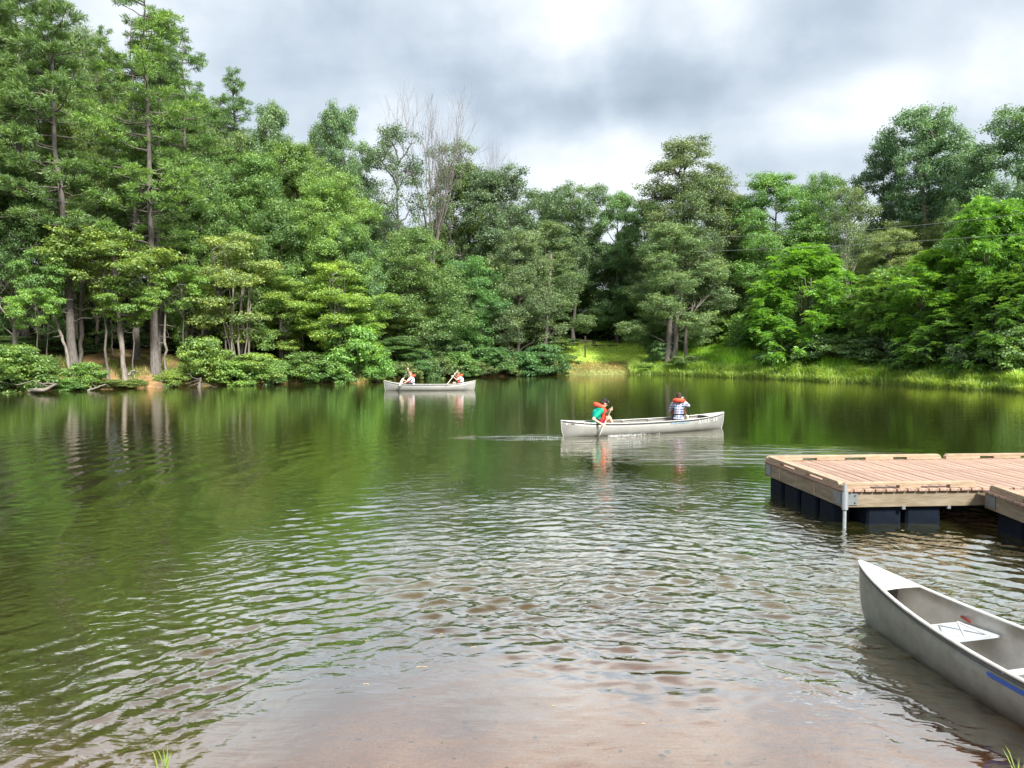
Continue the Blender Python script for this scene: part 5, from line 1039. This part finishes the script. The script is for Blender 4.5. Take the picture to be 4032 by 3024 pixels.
# paddler in green, stern of the nearer boat
def on_canoe(c, g, t, y, z): return c.matrix_world @ Vector((t * g['L'] / 2, y, z))
bpy.context.view_layer.update()
def W(px, py, Y): return at_depth(px, py, Y)
def solve(hip, yaw, s, D): return {k: (loc_of(yaw, hip, s, v) if not isinstance(v, tuple) else Vector(v)) for k, v in D.items()}
def shaft(a, b): return (Vector(b) - Vector(a)).normalized()
# --- A
hipA = on_canoe(c1, g1, -.62, -.02, .335); yA = rz1 - .05; Yc = hipA.y
topA, tipA = W(2409, 1606, Yc - .28), W(2357, 1722, Yc - .66)
RA = Matrix.Rotation(-yA, 3, 'Z'); gA = RA @ shaft(topA, tipA)
person('person in a green shirt and black cap paddling at the stern of the nearer canoe', hipA, yA, dict(chest=(.05, 0, .30), neck=(.15, 0, .44), head=(.27, -.01, .565), shl=(.13, .16, .37), shr=(.10, -.17, .37),
    ell=tuple(loc_of(yA, hipA, 1, W(2382, 1632, Yc - .02))), elr=tuple(loc_of(yA, hipA, 1, W(2336, 1650, Yc - .27))), hal=tuple(loc_of(yA, hipA, 1, W(2399, 1615, Yc - .22))), har=tuple(loc_of(yA, hipA, 1, W(2371, 1672, Yc - .50))), gdl=tuple(gA), gdr=tuple(-gA),
    knl=(.56, .16, .10), anl=(.46, .0, -.22), knr=(.37, -.12, .17), anr=(.58, -.12, -.20)), GREEN, REDC, HAIRD, cap=True, headlook=(1, -.12, -.5), sleeve=.72)
paddle('white paddle dipping straight down beside the person in green', topA, tipA, flip=2.35)
# --- B
hipB = on_canoe(c1, g1, .40, .0, .335); yB = rz1 + .95; RB = Matrix.Rotation(-yB, 3, 'Z'); Yc = hipB.y
topB, tipB = W(2684, 1566, Yc + .24), W(2716, 1690, Yc + .62); gB = RB @ shaft(topB, tipB)
person('person in blue and white plaid shirt seen from behind in the nearer canoe', hipB, yB, dict(chest=(.02, 0, .32), neck=(.04, 0, .50), head=(.07, 0, .66), shl=(.03, .17, .43), shr=(.03, -.17, .44),
    ell=(.20, .24, .20), hal=(.38, .02, .18), elr=tuple(loc_of(yB, hipB, 1, W(2712, 1598, Yc + .10))), har=tuple(loc_of(yB, hipB, 1, W(2686, 1570, Yc + .22))), gdl=tuple(gB), gdr=tuple(gB), knl=(.45, .14, .05), anl=(.55, .10, -.26), knr=(.45, -.10, .05), anr=(.55, -.08, -.26)), PLAID, DARKC, HAIRD, headlook=(1, .1, -.1), sleeve=.75)
paddle('paddle held on the far side by the person in the plaid shirt', topB, tipB, flip=.5)
tb = Tubes(); q0 = on_canoe(c1, g1, .485, -.12, .62); q1 = on_canoe(c1, g1, .50, -.14, .34); o = q0.copy(); tb.add([(0, 0, 0), tuple((q1 - q0) * .5 + Vector((.02, 0, 0))), tuple(q1 - q0)], .014, 6, ell=(1.5, .5)); st = obj('vest_strap', tb.mesh('vest_strap', BLACK)); st.location = q0; tag(st, 'loose black strap hanging beside the person in the plaid shirt', 'strap')
# --- C  far boat, left
hipC = on_canoe(c2, g2, -.385, .0, .33); yC = rz2 + math.pi; RC = Matrix.Rotation(-yC, 3, 'Z'); Yc = hipC.y
topC, tipC = W(1607, 1452, Yc - .30), W(1574, 1520, Yc - .62); gC = RC @ shaft(topC, tipC)
person('person in a white shirt with one arm raised high in the far canoe', hipC, yC, dict(chest=(.0, 0, .28), neck=(.03, 0, .45), head=(.10, 0, .60), shl=(.04, .17, .40), shr=(.03, -.17, .41),
    ell=tuple(loc_of(yC, hipC, 1, W(1602, 1503, Yc - .30))), hal=tuple(loc_of(yC, hipC, 1, W(1588, 1495, Yc - .42))), elr=tuple(loc_of(yC, hipC, 1, W(1612, 1472, Yc - .14))), har=tuple(loc_of(yC, hipC, 1, W(1608, 1455, Yc - .26))), gdl=tuple(gC), gdr=tuple(gC), knl=(.44, .14, .06), anl=(.55, .08, -.24), knr=(.44, -.12, .08), anr=(.55, -.08, -.24)), WHITEC, DARKC, HAIRB, headlook=(1, .2, -.45), sleeve=.75)
paddle('white paddle slanting down left from the raised hand in the far canoe', topC, tipC, flip=1.75)
# --- D  far boat, right
hipD = on_canoe(c2, g2, .70, .0, .33); yD = rz2 + math.pi; RD = Matrix.Rotation(-yD, 3, 'Z'); Yc = hipD.y
topD, tipD = W(1760, 1514, Yc - .62), W(1803, 1457, Yc - .25); gD = RD @ shaft(topD, tipD)
person('brown-haired person in a white shirt at the right of the far canoe', hipD, yD, dict(chest=(.02, 0, .28), neck=(.12, 0, .44), head=(.20, 0, .58), shl=(.09, .16, .38), shr=(.09, -.16, .38),
    ell=tuple(loc_of(yD, hipD, 1, W(1799, 1496, Yc - .26))), hal=tuple(loc_of(yD, hipD, 1, W(1784, 1484, Yc - .40))), elr=tuple(loc_of(yD, hipD, 1, W(1800, 1490, Yc + .05))), har=tuple(loc_of(yD, hipD, 1, W(1790, 1474, Yc - .30))), gdl=tuple(gD), gdr=tuple(gD), knl=(.46, .13, .10), anl=(.56, .08, -.22), knr=(.44, -.12, .08), anr=(.55, -.08, -.22)), WHITEC, DARKC, HAIRB, headlook=(1, 0, -.35), sleeve=.55)
paddle('pale paddle held with its blade up by the brown-haired person in the far canoe', topD, tipD, flip=.2)

# splash and foam along the nearer boat
r = np.random.default_rng(5); V = []; Q = []; k = 0
def drops(n, f, sz):
    global k
    for i in range(n):
        c = f(); s = sz * r.uniform(.4, 1.3); sx = s * r.uniform(1, 3.0); P8 = [c + np.array(q) * [sx, s, s * .8] for q in ((1, 0, 0), (-1, 0, 0), (0, 1, 0), (0, -1, 0), (0, 0, 1), (0, 0, -.6))]
        V.extend(P8); Q.extend([(k + a, k + b, k + c_) for a, b, c_ in ((0, 2, 4), (2, 1, 4), (1, 3, 4), (3, 0, 4), (2, 0, 5), (1, 2, 5), (3, 1, 5), (0, 3, 5))]); k += 6
M1 = c1.matrix_world
def along():
    t = -.58 + abs(r.normal()) * .22; p = M1 @ Vector((t * L1 / 2, -.50 - abs(r.normal()) * .09, 0)); return np.array([p.x, p.y, abs(r.normal()) * .022])
drops(420, along, .007)
def tail():
    p = M1 @ Vector((-L1 / 2 - r.uniform(0, 1.2), r.uniform(-.35, .25), 0)); return np.array([p.x, p.y, .003])
drops(40, tail, .005)
tag(obj('paddle_splash', mesh_np('paddle_splash', V, np.array(Q), [FOAM])), 'white splash and foam along the side of the nearer canoe', 'splash', kind='stuff')

# stones, leaves and bits of straw in the shallows
def bits(name, label, n, f, size, m, flat=.5):
    r = np.random.default_rng(len(name)); V = []; Q = []
    for i in range(n):
        x, y, z = f(r); k = len(V); sx, sy = size * r.uniform(.5, 1.6, 2); a = r.uniform(0, 3.14); ca, sa = math.cos(a), math.sin(a)
        for p in ((1, 0, 0), (.5, .8, .1), (-.5, .8, -.05), (-1, 0, 0), (-.5, -.8, .05), (.5, -.8, 0), (0, 0, 1), (0, 0, -1)):
            u, v = p[0] * sx, p[1] * sy; V.append((x + u * ca - v * sa, y + u * sa + v * ca, z + p[2] * size * flat))
        Q += [(k + j, k + (j + 1) % 6, k + 6) for j in range(6)] + [(k + (j + 1) % 6, k + j, k + 7) for j in range(6)]
    return tag(obj(name, mesh_np(name, V, np.array(Q), [m])), label, kind='stuff')
def bedpt(r):
    y = 4.0 + 2.6 * r.uniform() ** 1.3; x = r.uniform(-.75, .6) * y; return x, y, float(near_z(np.array(x), np.array(y))) + .002
bits('pebbles', 'small brown pebbles scattered on the sandy bed of the shallows', 700, bedpt, .007, simple('pebble_stone', (.30, .19, .13), .8, 0, var=.3, scale=3), .4)
bits('sunken_leaves', 'dark leaf scraps lying on the bed of the shallows', 70, bedpt, .016, simple('sodden_leaf', (.09, .05, .025), .8, 0, var=.3, scale=3), .08)
def floatpt(r):
    y = r.uniform(4.5, 8); return r.uniform(-.25, .45) * y, y, .001
tb = Tubes()
for i in range(12):
    x, y, z = floatpt(r_); a = r_.uniform(-.5, .5); l = r_.uniform(.02, .09); tb.add([(x, y, .002), (x + math.cos(a) * l * .5, y + math.sin(a) * l * .5 + .006, .004), (x + math.cos(a) * l, y + math.sin(a) * l, .002)], .0022, 4)
tag(obj('floating_straw', tb.mesh('floating_straw', simple('straw', (.52, .44, .28), .8, 0, var=.1))), 'thin straws floating on the calm near water', kind='stuff')
